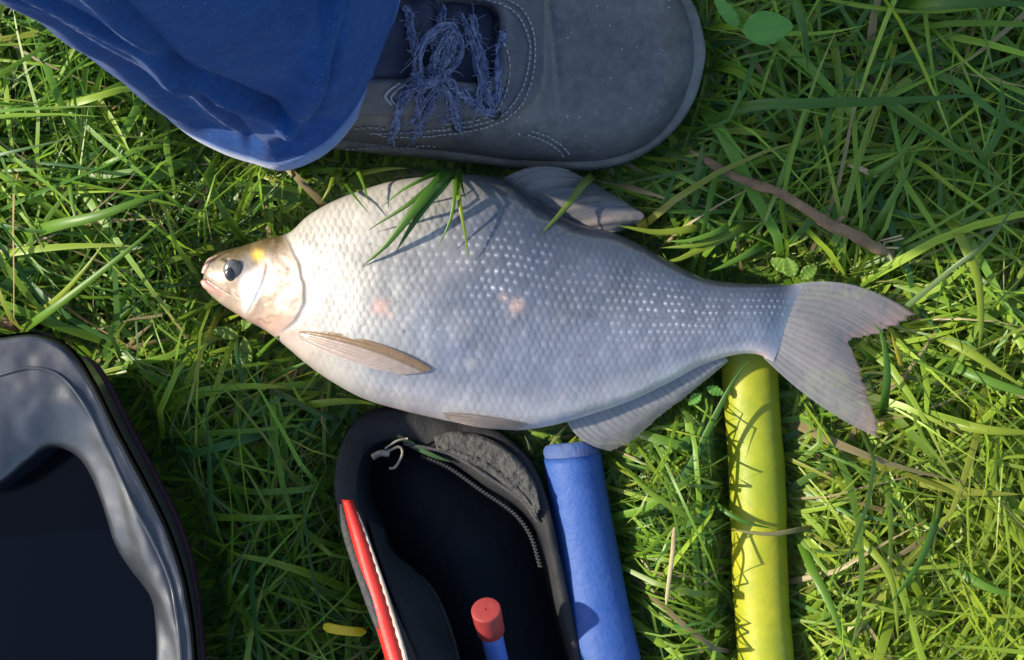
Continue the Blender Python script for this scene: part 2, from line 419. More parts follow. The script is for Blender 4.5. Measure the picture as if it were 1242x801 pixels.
    ol = (sst(338, 306, py + .22 * (px - 300) + 5 * vnoise(px, py, 42, 1 / 9.)))[..., None]; hd = hd * (1 - ol) + C(.085, .058, .024) * ol
    mott = (.55 * sst(-.1, .6, vnoise(px, py, 41, 1 / 13.) + .5 * vnoise(px, py, 43, 1 / 5.)) * sst(385, 350, py))[..., None]; hd = hd * (1 - mott) + C(.17, .125, .07) * mott
    wp = (np.exp(-(((px - 313) / 13)**4 + ((py - 353 - (px - 313) * -.5) / 22)**4)) * sst(gp + 2, gp - 2, px))[..., None]; hd = hd * (1 - wp) + C(.78, .77, .75) * wp  # white cheek plate, paled further to paint in its sunlit glare
    yl = np.exp(-(((px - 319) / 7.5)**2 + ((py - 312) / 7)**2))[..., None]; hd = hd * (1 - .9 * yl) + C(.60, .38, .02) * .9 * yl
    gr = (.6 * np.exp(-((px - 306) / 8)**2 - ((py - 322) / 9)**2))[..., None]; hd = hd * (1 - gr) + C(.22, .22, .21) * gr
    ge = (.28 * np.exp(-((sd - 3) / 5)**2) * sst(285, 310, py) * sst(415, 395, py))[..., None]; hd = hd * (1 - ge) + C(.30, .17, .12) * ge
    ns = (.85 * np.exp(-(((px - 277) / 3.2)**2 + ((py - 317) / 2.4)**2)))[..., None]; hd = hd * (1 - ns) + C(.04, .03, .02) * ns
    for lx0, ly0, lx1, ly1 in [(345,330,352,352),(338,342,342,362),(352,318,362,340),(330,386,350,380),(318,388,334,392)]:
        tt_ = np.clip(((px - lx0) * (lx1 - lx0) + (py - ly0) * (ly1 - ly0)) / ((lx1 - lx0)**2 + (ly1 - ly0)**2), 0, 1); dd_ = np.hypot(px - lx0 - tt_ * (lx1 - lx0), py - ly0 - tt_ * (ly1 - ly0) + 1.5 * np.sin(tt_ * 7))
        lf_ = (.5 * np.exp(-(dd_ / 1.3)**2))[..., None]; hd = hd * (1 - lf_) + C(.14, .085, .05) * lf_
    ih = inhead[..., None]; colr = colr * (1 - ih) + hd * ih
    # throat below gill cover, pinkish wrinkles behind it
    tr_ = (sst(392, 408, py) * sst(430, 350, px))[..., None]; colr = colr * (1 - .7 * tr_) + C(.47, .36, .31) * .7 * tr_
    wr = (.6 * np.exp(-((sd + 15) / 11)**2) * sst(.1, .5, vnoise(px * 1.6, py * .5, 44, 1 / 7.)) * sst(285, 300, py) * sst(420, 400, py))[..., None]; colr = colr * (1 - wr) + C(.42, .30, .24) * wr
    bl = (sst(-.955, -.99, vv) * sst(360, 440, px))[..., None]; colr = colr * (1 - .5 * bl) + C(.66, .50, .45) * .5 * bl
    ce = sst(930, 962, px + .35 * (py - 390))[..., None] * .8; colr = colr * (1 - ce) + C(.25, .25, .27) * ce
    colr = np.clip(colr * (1 + .10 * vnoise(px, py, 51, 1 / 34.)[..., None] + .06 * vnoise(px, py, 52, 1 / 11.)[..., None]), .01, .9)
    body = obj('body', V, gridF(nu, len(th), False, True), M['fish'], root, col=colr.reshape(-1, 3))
    # end caps are closed by lips and caudal fin
    def surf(x, y):
        i = np.argmin((px[:, :nt_] - x)**2 + (py[:, :nt_] - y)**2); i = np.unravel_index(i, px[:, :nt_].shape)
        return V[i[0], i[1]]
    # lips
    lo = tube(cat([surf(254, 340) + [-.0003, -.0003, 0], surf(258, 346) - [0, 0, .0006], surf(267, 352) - [0, 0, .0008], surf(280, 361) - [0, 0, .001]], 14), np.interp(np.linspace(0, 1, 14), [0, .2, .6, 1], [.0018, .0023, .0016, .0006]), 12)
    obj('lip', lo[0], lo[1], M['lip'], root)
    hi = tube(cat([surf(254, 333) + [-.0003, .0002, -.001], surf(256, 326) - [0, 0, .0006], surf(260, 319) - [0, 0, .0008], surf(268, 312) - [0, 0, .001]], 12), np.interp(np.linspace(0, 1, 12), [0, .3, .7, 1], [.0016, .0020, .0017, .0006]), 12)
    obj('lip', hi[0], hi[1], M['lip_dark'], root)
    # eye
    def dome(cx, cy, rx, ry, hgt, sink, n=28, m=10, tilt=(.0, .0)):
        p0 = surf(cx, cy); kk = S * (H - p0[2]) / H
        Vd, = [np.zeros((m, n, 3))]
        for i in range(m):
            a = i / (m - 1) * math.pi / 2
            for jn in range(n):
                t = jn / n * 2 * math.pi
                Vd[i, jn] = p0 + np.array([math.cos(t) * rx * kk * math.cos(a * .999), math.sin(t) * ry * kk * math.cos(a * .999), hgt * math.sin(a) - sink])
                Vd[i, jn, 2] += (math.cos(t) * tilt[0] + math.sin(t) * tilt[1]) * math.cos(a)
        F = [list(f_) for f_ in gridF(m, n, False, True)] + [[(m - 1) * n + i for i in range(n)]]
        return Vd.reshape(-1, 3), F
    e = dome(291, 331, 12, 14, .0016, .0004, tilt=(.0006, .0004)); eye = obj('eye', e[0], e[1], M['eye'], root)
    e = dome(289, 334, 6.0, 7.5, .0006, -.0009); obj('pupil', e[0], e[1], M['pupil'], eye)
    # fins
    def fin(name, base_, outer_, nr, c0, c1, amp=.0004, bul=None, n=None, m=40, zwave=0, edge=None, ragged=0.0, seed=0, tcol=None):
        n = n or nr * 6
        b0 = cat(PP(base_), n); o0 = cat(PP(outer_), n)
        t = np.linspace(0, 1, n); r = np.linspace(0, 1, m)
        rag = 1 - ragged * (.5 + .5 * vnoise(t * nr * 1.0, t * 0 + seed, seed + 3, 1.0)) * (.4 + .6 * np.abs(np.sin(t * nr * np.pi)))
        W = b0[None] + (o0 - b0)[None] * (r[:, None] * rag[None])[..., None]
        if bul is not None:
            bb = cat(np.array(bul, float), n) * S
            W = W + np.stack([bb[:, 0], -bb[:, 1], bb[:, 2] / S], -1)[None] * (4 * r * (1 - r))[:, None, None]
        ph = (t + .35 / nr * vnoise(t * nr * .7, t * 0 + 9, seed + 401)) * nr * np.pi
        ray = np.abs(np.cos(ph))[None] ** .7 * np.ones((m, 1))
        # branching of the rays near the rim
        ray2 = np.abs(np.cos(ph * 2))[None] ** .7
        mixr = sst(.45, .8, r)[:, None]; rr = ray * (1 - mixr) + ray2 * mixr
        W[..., 2] += amp * (rr - .5) * sst(0, .12, r)[:, None] + zwave * np.sin(t * 7 + 1 + seed)[None] * r[:, None]
        cc = np.array(c0)[None, None] * (1 - r[:, None, None]) + np.array(c1)[None, None] * r[:, None, None] + np.zeros((m, n, 1))
        cc = cc * (.84 + .22 * rr[..., None]) * (1 + .12 * vnoise(t[None] * 9 + 0 * r[:, None], r[:, None] * 3 + 0 * t[None], 61 + seed)[..., None])
        if tcol is not None:
            tc_ = np.stack([np.interp(t, [a for a, _ in tcol], [c_[k_] for _, c_ in tcol]) for k_ in range(3)], -1)
            cc = tc_[None] * (.9 + .2 * rr[..., None]) * np.ones((m, n, 1))
        if edge is not None:
            ed = sst(.80, 1, r)[:, None, None]; cc = cc * (1 - ed * .7) + np.array(edge)[None, None] * ed * .7
        return obj(name, W, gridF(m, n), M['fin'], root, col=np.clip(cc, .01, .9).reshape(-1, 3), solid=.00025)
    fin('caudal_fin', [(958,346,.0455),(952,370,.0460),(944,395,.0460),(936,420,.0455),(926,434,.0450)],
        [(x, y, z) for (x, y), z in zip(CAUDAL_OUT, (.034,.037,.040,.044,.042,.038,.034))], 17, (.215,.215,.225), (.30,.255,.24), .00035,
        bul=[(0,-17,.002),(0,-6,.003),(0,0,.004),(0,3,.004),(2,6,.003),(-3,8,.002)], zwave=.0012, edge=(.42,.27,.235), ragged=.10, seed=1)
    fin('dorsal_fin', [(604,220,.035),(630,236,.036),(660,254,.037),(690,270,.038),(735,284,.039)],
        [(690,206,.031),(728,225,.031),(765,250,.032),(781,264,.033),(752,281,.036)], 9, (.11,.115,.12), (.27,.205,.17), .0007,
        bul=[(0,-9,.004),(0,-6,.004),(0,-3,.003),(0,0,.002)], zwave=.003, ragged=.03, seed=2, tcol=[(0,(.20,.19,.18)),(.2,(.24,.225,.21)),(.35,(.10,.12,.13)),(.5,(.20,.175,.155)),(.62,(.08,.09,.11)),(.75,(.25,.21,.185)),(.85,(.07,.07,.08)),(1,(.24,.215,.20))])
    fin('anal_fin', [(686,509,.036),(730,497,.037),(780,477,.040),(830,452,.043),(878,433,.045)],
        [(742,548,.026),(768,535,.028),(800,506,.032),(836,478,.037),(884,438,.044)], 24, (.27,.27,.285), (.27,.25,.23), .0004,
        bul=[(-6,6,.001),(0,3,.001),(0,0,.001)], zwave=.0008, ragged=.05, seed=3)
    a = surf(366, 404); kz = a[2]
    fin('pectoral_fin', [(364,400,kz+.0005),(362,405,kz+.0015),(364,412,kz+.0005)],
        [(523,447,surf(522,447)[2]+.0016),(516,452,surf(516,452)[2]+.0016),(488,455,surf(488,455)[2]+.0014)], 6, (.30,.18,.085), (.37,.285,.225), .0004,
        bul=[(4,-10,.0055),(4,-3,.0060),(-4,4,.0035)], n=48, seed=4, tcol=[(0,(.20,.125,.055)),(.16,(.27,.175,.09)),(.26,(.22,.14,.075)),(.34,(.38,.30,.245)),(1,(.46,.375,.325))])
    z1 = surf(560, 508)[2]
    fin('pelvic_fin', [(536,500,surf(536,500)[2]+.001),(540,506,z1),(546,510,z1-.001)],
        [(640,515,surf(640,512)[2]+.0012),(628,520,surf(628,516)[2]+.001),(610,521,surf(610,516)[2]+.0004)], 5, (.32,.25,.21), (.12,.11,.105), .0004,
        bul=[(0,-3,.003),(0,0,.003),(0,2,.002)], n=40, seed=5)
    return root, surf
fish, fish_surf = build_fish()

# ---------------------------------------------------------------- person: trouser leg and shoe
def build_person():
    bx, by = SP(400, 64)
    root = thing('person', 'person standing in blue trousers and a dark grey laced leather shoe', 'person', (float(bx), float(by), .003))
    # ---------- shoe upper
    hx = [165, 250, 330, 400, 450, 500, 550, 600, 650, 700, 750, 800, 835, 852]
    hz = [.100, .108, .108, .104, .100, .094, .085, .076, .068, .062, .058, .052, .044, .036]
    def hgt(px): return np.interp(px, hx, hz)
    def rbox(px, py, cx, cy, ax, ay, r):
        dx = np.abs(px - cx) - ax + r; dy = np.abs(py - cy) - ay + r
        return np.hypot(np.clip(dx, 0, None), np.clip(dy, 0, None)) + np.minimum(np.maximum(dx, dy), 0) - r
    def sU(px, py): return rbox(px, py, 500, 66, 158, 92, 56)       # eyestay outline
    def sT(px, py): return rbox(px, py, 520, 76, 88, 48, 24)        # throat
    Z0 = .026
    def topz(px, py):
        wv = np.maximum(shoe_half(px) - 6, 1); q = np.clip(np.abs(py - shoe_cy(px)) / wv, 0, .9999)
        toe = np.clip(1 - (np.clip(np.asarray(px, float) - 760, 0, None) / 90)**2.2, 0, 1)**.5
        base = Z0 + (hgt(px) - Z0) * (1 - q**2.6)**.55 * (.25 + .75 * toe)
        u_ = sU(px, py); t_ = sT(px, py)
        d = .0016 * sst(2.0, -1.5, u_) - .010 * sst(2, -7, t_) + .0010 * np.exp(-((t_ - 5) / 5)**2)
        d += .0012 * vnoise(px, py, 71, 1 / 60.) + .0007 * vnoise(px, py, 72, 1 / 22.)
        # flex creases across the vamp
        d -= .0009 * np.exp(-((px - 668 - .12 * (py - 60)) / 4)**2) * sst(140, 90, np.abs(py - 64))
        return base + d
    nx, ny = 330, 150
    xs = np.concatenate([np.linspace(206, 700, 190), 700 + 151.5 * np.sin(np.linspace(0, np.pi / 2, 141))[1:]])
    nx = len(xs)
    sv = np.sin(np.linspace(-np.pi / 2, np.pi / 2, ny))
    PX = xs[:, None] * np.ones((1, ny)); W_ = np.maximum(shoe_half(xs) - 6, .5)
    PY = shoe_cy(xs)[:, None] + W_[:, None] * sv[None]
    Zt = topz(PX, PY); Zt[:, 0] = .012; Zt[:, -1] = .012
    X, Y = SP(PX, PY)
    shoe = obj('shoe', np.stack([X, Y, Zt], -1), gridF(nx, ny), M['leather'], root)
    shoe['label'] = 'worn dark grey leather shoe with frayed blue laces'
    def on(px, py, dz=0.0):
        px = np.asarray(px, float); py = np.asarray(py, float)
        x_, y_ = SP(px, py); return np.stack([x_, y_, topz(px, py) + dz], -1)
    def img(px, py):        # photo pixel -> shoe-plan pixel, allowing for height
        px = np.asarray(px, float); py = np.asarray(py, float); qx, qy = px, py
        for _ in range(6):
            z = topz(qx, qy); f_ = (H - z) / (H - ZS)
            qx = 621 + (px - 621) * f_; qy = 400.5 + (py - 400.5) * f_
        return qx, qy
    # overlay (eyestay) as a thin shell proud of the vamp
    gx_ = np.linspace(330, 662, 190); gy_ = np.linspace(-34, 164, 130)
    GX, GY = np.meshgrid(gx_, gy_, indexing='ij')
    m_ = (sU(GX, GY) < -.5) & (sT(GX, GY) > -1.5)
    idx = -np.ones(GX.shape, int); idx[m_] = np.arange(m_.sum())
    quads = np.stack([idx[:-1, :-1], idx[1:, :-1], idx[1:, 1:], idx[:-1, 1:]], -1).reshape(-1, 4); quads = quads[(quads >= 0).all(1)]
    obj('eyestay', on(GX[m_], GY[m_], .0010), quads, M['overlay'], shoe, solid=.0016, offset=0)
    # sole
    ang = []
    xs2 = np.concatenate([np.linspace(201, 700, 30), 700 + 151.5 * np.sin(np.linspace(0, np.pi / 2, 24))[1:-4]])
    hw = np.maximum(shoe_half(xs2) + 1.5, .5)
    lowp = np.stack([xs2, shoe_cy(xs2) + hw], 1); upp = np.stack([xs2, shoe_cy(xs2) - hw], 1)[::-1]
    out = cat(np.vstack([lowp, [[852, shoe_cy(850) + 0]], upp]), 260, True)
    cx_, cy_ = out.mean(0)
    def ring(off, z):
        t = np.roll(out, -1, 0) - np.roll(out, 1, 0); nrm = np.stack([t[:, 1], -t[:, 0]], 1); nrm /= np.linalg.norm(nrm, axis=1)[:, None]
        sg = np.sign(((out - [cx_, cy_]) * nrm).sum(1).mean()); q_ = out + nrm * sg * off
        x_, y_ = SP(q_[:, 0], q_[:, 1]); toe_up = .010 * sst(760, 850, q_[:, 0])
        return np.stack([x_, y_, np.full(len(x_), z) + toe_up], 1)
    rings = [ring(-20, .001), ring(-6, .0015), ring(-2, .005), ring(0, .012), ring(1, .020), ring(0, .0255), ring(-4, .0275), ring(-16, .0272)]
    V_, F_ = loft(rings, True); n_ = len(out)
    Fl = [list(f) for f in F_] + [list(range(n_)), [(len(rings) - 1) * n_ + i for i in range(n_)][::-1]]
    obj('sole', V_, Fl, M['sole'], shoe)
    # tongue in the throat
    tx = np.linspace(430, 606, 60); ty = np.linspace(30, 122, 40)
    TX, TY = np.meshgrid(tx, ty, indexing='ij')
    tz = topz(TX, np.full_like(TY, 76.0)) + .0015 + .004 * (1 - ((TY - 76) / 46)**2) + .0015 * vnoise(TX, TY, 81, 1 / 18.) - .003 * sst(596, 606, TX)
    x_, y_ = SP(TX, TY); obj('tongue', np.stack([x_, y_, tz], -1), gridF(60, 40), M['tongue'], shoe, solid=.002)
    def tonz(px, py): return float(topz(px, 76.0)) + .0015 + .004 * (1 - ((py - 76) / 46)**2)
    # padded collar round the ankle
    col_p = []
    for a in np.linspace(-2.45, 2.45, 60):
        px_ = 352 + 108 * math.cos(a); py_ = 66 + 84 * math.sin(a) 
        x_, y_ = SP(px_, py_); col_p.append([float(x_), float(y_), .104 + .004 * math.cos(a)])
    cV, cF = tube(np.array(col_p), .0075, 14); obj('collar', cV, cF, M['collar'], shoe)
    e2 = []
    for a in np.linspace(-.9, .9, 40):
        px_ = 366 + 108 * math.cos(a); py_ = 66 + 84 * math.sin(a); x_, y_ = SP(px_, py_); e2.append([float(x_), float(y_), .1085])
    cV, cF = tube(np.array(e2), .0009, 8); obj('collar_binding', cV, cF, M['thread'], shoe)
    # stitching: dashes following the surface
    st = []
    def stitch(pts, step=7.0, gap=.35, r=.00042, dz=.0026, conv=True):
        c_ = cat(pts, 400); 
        L = np.concatenate([[0], np.cumsum(np.linalg.norm(np.diff(c_, axis=0), axis=1))]); k_ = 0.
        while k_ < L[-1] - step:
            a_ = np.linspace(k_, k_ + step * (1 - gap), 4); xx = np.interp(a_, L, c_[:, 0]); yy = np.interp(a_, L, c_[:, 1]) + random.uniform(-.5, .5)
            if conv: xx, yy = img(xx, yy)
            st.append(tube(on(xx, yy, dz), r, 6)); k_ += step * random.uniform(.9, 1.12)
    Uc = [(455,170),(510,167),(560,162),(600,152),(628,134),(643,105),(649,70),(646,38),(634,14),(612,0),(580,-6),(540,-8)]
    stitch(Uc, 6.5); stitch([(x - (6 if x > 600 else 0), y - (6 if y > 60 else -6)) for x, y in Uc], 6.5)
    stitch([(540,152),(575,148),(600,138),(612,118),(618,92),(616,66),(606,46),(590,36),(560,30),(520,22)], 9, .4)
    stitch([(645,160),(665,166),(682,178),(694,191)], 6, dz=.0010); stitch([(640,164),(660,171),(676,182),(687,194)], 6, dz=.0010)
    stitch([(432,158),(450,156),(475,158)], 8, .5); stitch([(420,182),(470,180),(540,181)], 7, .5, dz=.001)
    sV, sF = merge(st); obj('stitching', sV, sF, M['thread'], shoe, kind='stuff')
    pts = cat([(476,128),(468,118),(476,108),(486,102)], 20); q = img(pts[:, 0], pts[:, 1]); a1 = tube(on(q[0], q[1], .0030), .0007, 6)
    q = img(pts[:, 0] + 7, pts[:, 1] + 2); a2 = tube(on(q[0], q[1], .0030), .0006, 6)
    cV, cF = merge([a1, a2]); obj('chevron_trim', cV, cF, M['thread'], shoe)
    # laces: bundles of frayed strands
    def lace(pts, r=.0017, strands=6, jit=.0021, n=46, over=.0):
        r *= .62; strands += 7
        q = np.array([(img(x, y)[0], img(x, y)[1]) for x, y, _ in pts])
        w3 = []
        for (x, y), (_, _, h_) in zip(q, pts):
            X_, Y_ = SP(x, y)
            z = max(float(topz(x, y)), tonz(x, y) if sT(x, y) < 2 and 430 < x < 604 else 0) + h_
            w3.append([float(X_), float(Y_), z])
        c_ = cat(np.array(w3), n); ps = []
        sd_ = random.random() * 100; tt = np.linspace(0, 1, n)
        for s_ in range(strands):
            o_ = np.stack([vnoise(tt * 9 + sd_, tt * 0 + s_ * 3.1, 91 + s_), vnoise(tt * 9 + sd_, tt * 0 + s_ * 5.3, 191 + s_), .5 * vnoise(tt * 9 + sd_, tt * 0 + s_ * 7.7, 291 + s_)], 1)
            ps.append(tube(c_ + o_ * jit, r * random.uniform(.35, .62), 7, squash=.8))
        for _ in range(34):           # loose fibres
            k_ = random.randint(2, n - 3); d_ = np.array([random.gauss(0, 1), random.gauss(0, 1), random.uniform(0, .4)]) * .0042
            ps.append(tube(np.array([c_[k_], c_[k_] + d_ * .6 + [.0008, 0, 0], c_[k_] + d_ - [0, .0010, 0]]), .00018, 4))
        V_, F_ = merge(ps); obj('lace', V_, F_, M['lace'], shoe)
    lace([(573,24,.003),(578,52,.003),(588,84,.003),(592,112,.003),(596,140,.003)])
    lace([(610,40,.003),(606,66,.003),(605,96,.003),(601,122,.003),(594,138,.002)])
    lace([(537,14,.003),(535,34,.003),(532,60,.004),(530,84,.005)])
    lace([(530,92,.006),(548,106,.005),(572,124,.004),(596,138,.003)], r=.0016)
    # bow
    lace([(520,98,.006),(508,88,.010),(516,60,.012),(540,42,.012),(552,46,.011),(548,70,.010),(534,92,.008),(518,100,.007)], r=.0018, n=60)
    lace([(522,98,.008),(528,80,.011),(540,58,.013),(548,52,.012),(540,76,.010),(526,96,.008)], r=.0013, strands=4, n=50)
    lace([(536,92,.007),(522,104,.010),(508,102,.010),(504,92,.009)], r=.0020, n=24)
    lace([(520,102,.007),(500,108,.006),(488,120,.004),(482,146,.003),(478,176,.0025)], r=.0019)
    lace([(518,104,.007),(508,118,.005),(512,140,.004),(508,160,.003),(502,166,.003)], r=.0015, strands=5)
    lace([(530,100,.007),(528,118,.005),(520,136,.004)], r=.0013, strands=4)
    lace([(552,112,.004),(552,136,.003),(556,158,.0025)], r=.0015, strands=4)
    lace([(494,14,.003),(500,40,.004),(506,66,.006),(512,92,.007)], r=.0017, strands=5)
    lace([(486,132,.004),(500,112,.007),(524,104,.009),(546,92,.008),(560,70,.007),(556,46,.006)], r=.0014, strands=3)
    lace([(500,150,.003),(514,126,.006),(534,110,.008),(548,120,.006),(540,148,.003)], r=.0013, strands=3)
    lace([(560,20,.003),(570,50,.004),(580,80,.005),(584,110,.004),(578,134,.003)], r=.0013, strands=3)
    # eyelet slots
    for ex, ey in [(555,156),(601,140),(536,16),(574,22),(606,36)]:
        qx, qy = img(ex, ey); c_ = on(qx, qy, .0026); a_ = np.linspace(0, 2 * np.pi, 17)
        V_, F_ = tube(np.stack([c_[0] + .0021 * np.cos(a_), c_[1] + .0021 * np.sin(a_), np.full(17, c_[2])], 1), .0006, 6, False); obj('eyelet', V_, F_, M['collar'], shoe)
    # ---------- trouser leg
    hem = np.array([(206,150),(250,178),(294,194),(336,202),(390,180),(436,128),(464,66),(478,0),(470,-60),(425,-108),(350,-128),(262,-108),(200,-40),(178,40),(186,110)], float)
    nth, nz = 220, 170
    hem[:, 0] += 12; h0 = cat(hem, nth, True)
    k = S * (H - .055) / H
    hx_ = (h0[:, 0] - 621) * k; hy_ = (400.5 - h0[:, 1]) * k
    c0 = np.array([hx_.mean(), hy_.mean()])
    zz = np.concatenate([np.linspace(0, .30, 120), np.linspace(.30, .80, 51)[1:]]); nz = len(zz)
    th = np.arctan2(hy_ - c0[1], hx_ - c0[0]); front = sst(-.2, 1.0, np.cos(th))
    V = np.zeros((nz, nth, 3))
    for i, z in enumerate(zz):
        g_ = np.interp(z, [0, .012, .05, .12, .25, .40, .55, .80], [1.0, 1.0, 1.02, 1.0, .99, 1.02, 1.12, 1.34])
        cxs = np.interp(z, [0, .1, .3, .8], [0, -.003, -.012, -.010]); cys = np.interp(z, [0, .1, .3, .45, .8], [0, .004, .012, .016, .018])
        dx = (hx_ - c0[0]) * g_; dy = (hy_ - c0[1]) * g_; r_ = np.hypot(dx, dy); r_m = r_.mean() ; bl_ = sst(.02, .35, z) * .7
        rr = r_ * (1 - bl_) + r_m * bl_
        # break folds: oblique ridges sliding round the leg
        fo = 0
        for th0, tw, zc_, wd, am in [(-1.79, 1.1, .05, .06, .0036), (-1.30, 7.0, .07, .12, .0070), (-1.60, -2.4, .18, .07, .0036), (-2.25, .6, .06, .12, .0026), (-1.45, -3.5, .12, .06, .0022), (-1.0, 4, .12, .08, .0024), (.4, -2, .06, .25, .006), (2.4, 2, .05, .3, .006), (1.3, -1.4, .05, .25, .006)]:
            dth = (th - th0 - tw * (z - zc_) + np.pi) % (2 * np.pi) - np.pi
            fo = fo + am * (np.exp(-(dth / wd)**2) - .8 * np.exp(-((dth - 1.5 * wd) / (wd * .8))**2)) * sst(0.012, .03, z) * (1 - .5 * sst(.15, .5, z))
        fo = fo + .0010 * vnoise(th * 3.2 + z * 14, z * 26 + 0 * th, 101) * sst(.015, .04, z) + .0022 * vnoise(th * 1.1 - z * 5, z * 9 + 0 * th, 102) * sst(.03, .1, z)
        fo = fo + .0005 * np.sin(th * 5 + 1) * (1 - sst(0, .06, z))
        win = np.exp(-((th + 1.66) / .62)**4)
        rr = rr + fo * (1 - .7 * win * sst(.08, .03, z)) - .0105 * win * sst(.008, .040, z) * (1 - .75 * sst(.08, .26, z))
        base_z = .050 + .028 * front - .006 * sst(.3, -1, np.cos(th))
        V[i] = np.stack([c0[0] + cxs + rr * np.cos(th), c0[1] + cys + rr * np.sin(th), base_z * (1 - sst(0, .2, z)) + (.055) * sst(0, .2, z) + z], 1)
    Fq = [list(f) for f in gridF(nz, nth, False, True)] + [[(nz - 1) * nth + i for i in range(nth)]]
    leg = obj('trouser_leg', V, Fq, M['trouser'], root)
    m = leg.modifiers.new('thickness', 'SOLIDIFY'); m.thickness = .0012; m.offset = -1
    # hem band, slightly proud, with a vertical seam and stitch row
    ih = [k_ for k_, z in enumerate(zz) if z <= .0185]
    cxy = np.array([c0[0], c0[1], 0])
    def proud(A, d):
        D_ = A - cxy; D_[..., 2] = 0; D_ /= np.linalg.norm(D_, axis=-1, keepdims=True); return A + D_ * d
    hb = proud(V[ih].copy(), .0012); hb[0, :, 2] -= .0015; hb[-1] = proud(V[ih[-1]].copy(), -.0004)
    hemo = obj('hem', hb, gridF(len(ih), nth, False, True), M['hem'], leg, solid=.0007, offset=0)
    parts_ = []
    js = int(np.argmin(np.hypot(V[2, :, 0] - P(340, 200, .06)[0], V[2, :, 1] - P(340, 200, .06)[1])))
    seam = proud(V[:, js].copy(), .0004)
    sV, sF = tube(seam, .0009, 8); obj('seam', sV, sF, M['trouser'], leg)
    return root
person = build_person()

# ---------------------------------------------------------------- bucket
def build_bucket():
    zr = .110
    R = cat(PP([(x, y, zr) for x, y in BK_R]), 240, True, True)
    I = cat(PP([(x, y, zr - .010) for x, y in BK_I]), 240, True, True)
    c = R.mean(0)
    root = thing('bucket', 'soft black vinyl fishing bucket with a wide creased rim and dark water inside', 'bucket', (c[0], c[1], .002))
    def scl(A, d, z):
        t = np.roll(A, -1, 0) - np.roll(A, 1, 0); n = np.stack([t[:, 1], -t[:, 0]], 1); n /= np.linalg.norm(n, axis=1)[:, None] + 1e-9
        sg = np.sign(((A[:, :2] - c[:2]) * n).sum(1).mean())
        B = A.copy(); B[:, :2] += n * sg * d; B[:, 2] = z; return B
    out = [scl(R, -.024, .002), scl(R, -.021, .004), scl(R, -.016, .02), scl(R, -.009, .05), scl(R, -.003, .085), scl(R, .001, .103)]
    V_, F_ = loft(out, True); n = 240
    obj('wall', V_, [list(f) for f in F_] + [list(range(n))], M['pvc'], root)
    # rim bead + top cover panel sloping to the opening
    rows = []
    for k, f in enumerate(np.linspace(0, 1, 40)):
        L_ = R * (1 - f) + I * f
        wid = np.linalg.norm(R[:, :2] - I[:, :2], axis=1); drop = np.minimum(wid * .60, .015)
        z = zr + .0008 - drop * (1 - np.sqrt(np.clip(1 - f**1.7, 0, 1)) * .999) * .95
        if k == 0: z = zr - .006
        wv = .0010 * vnoise(L_[:, 0] * 30, L_[:, 1] * 38, 111) * sst(0, .3, f) + .0004 * vnoise(L_[:, 0] * 150, L_[:, 1] * 150, 112)
        # long creases parallel to the rim, bulging between pinches
        s_ = np.arange(240) / 240 * 2 * np.pi
        wv = wv + .0022 * np.sin(f * 5.5 + 1.3 * np.sin(s_ * 4)) * sst(.05, .4, f) * (1 - .5 * f)
        L_[:, 2] = z + wv * sst(0, .08, f)
        rows.append(L_)
    V_, F_ = loft(rows, True); cov = obj('top_cover', V_, F_, M['pvc'], root, solid=.0018, offset=-1)
    I2 = rows[-1]
    inn = [I2 + [0, 0, -.0008], scl(I2, .002, .080), scl(I2, .002, .055), scl(I2, -.001, .030), scl(I2, -.006, .010)]
    V_, F_ = loft(inn, True); obj('inner_wall', V_, [list(f) for f in F_] + [[4 * n + i for i in range(n)]], M['pvc_in'], root)
    wl = scl(I2, .0022, .052); obj('water', np.vstack([wl, [[*wl[:, :2].mean(0), .052]]]), [[i, (i + 1) % n, n] for i in range(n)], M['water'], root)
    tr = scl(R, -.0125, .032); tV, tF = tube(np.vstack([tr, tr[:1]]), .0022, 8, False); obj('trim_cord', tV, tF, M['pvc_red'], root)
    # weld seam ridge on the cover
    sV, sF = tube(np.vstack([rows[10], rows[10][:1]]) + [0, 0, .0004], .0008, 8, False); obj('weld_seam', sV, sF, M['pvc'], cov)
    return np.array(out[3])
bucket_poly = build_bucket()

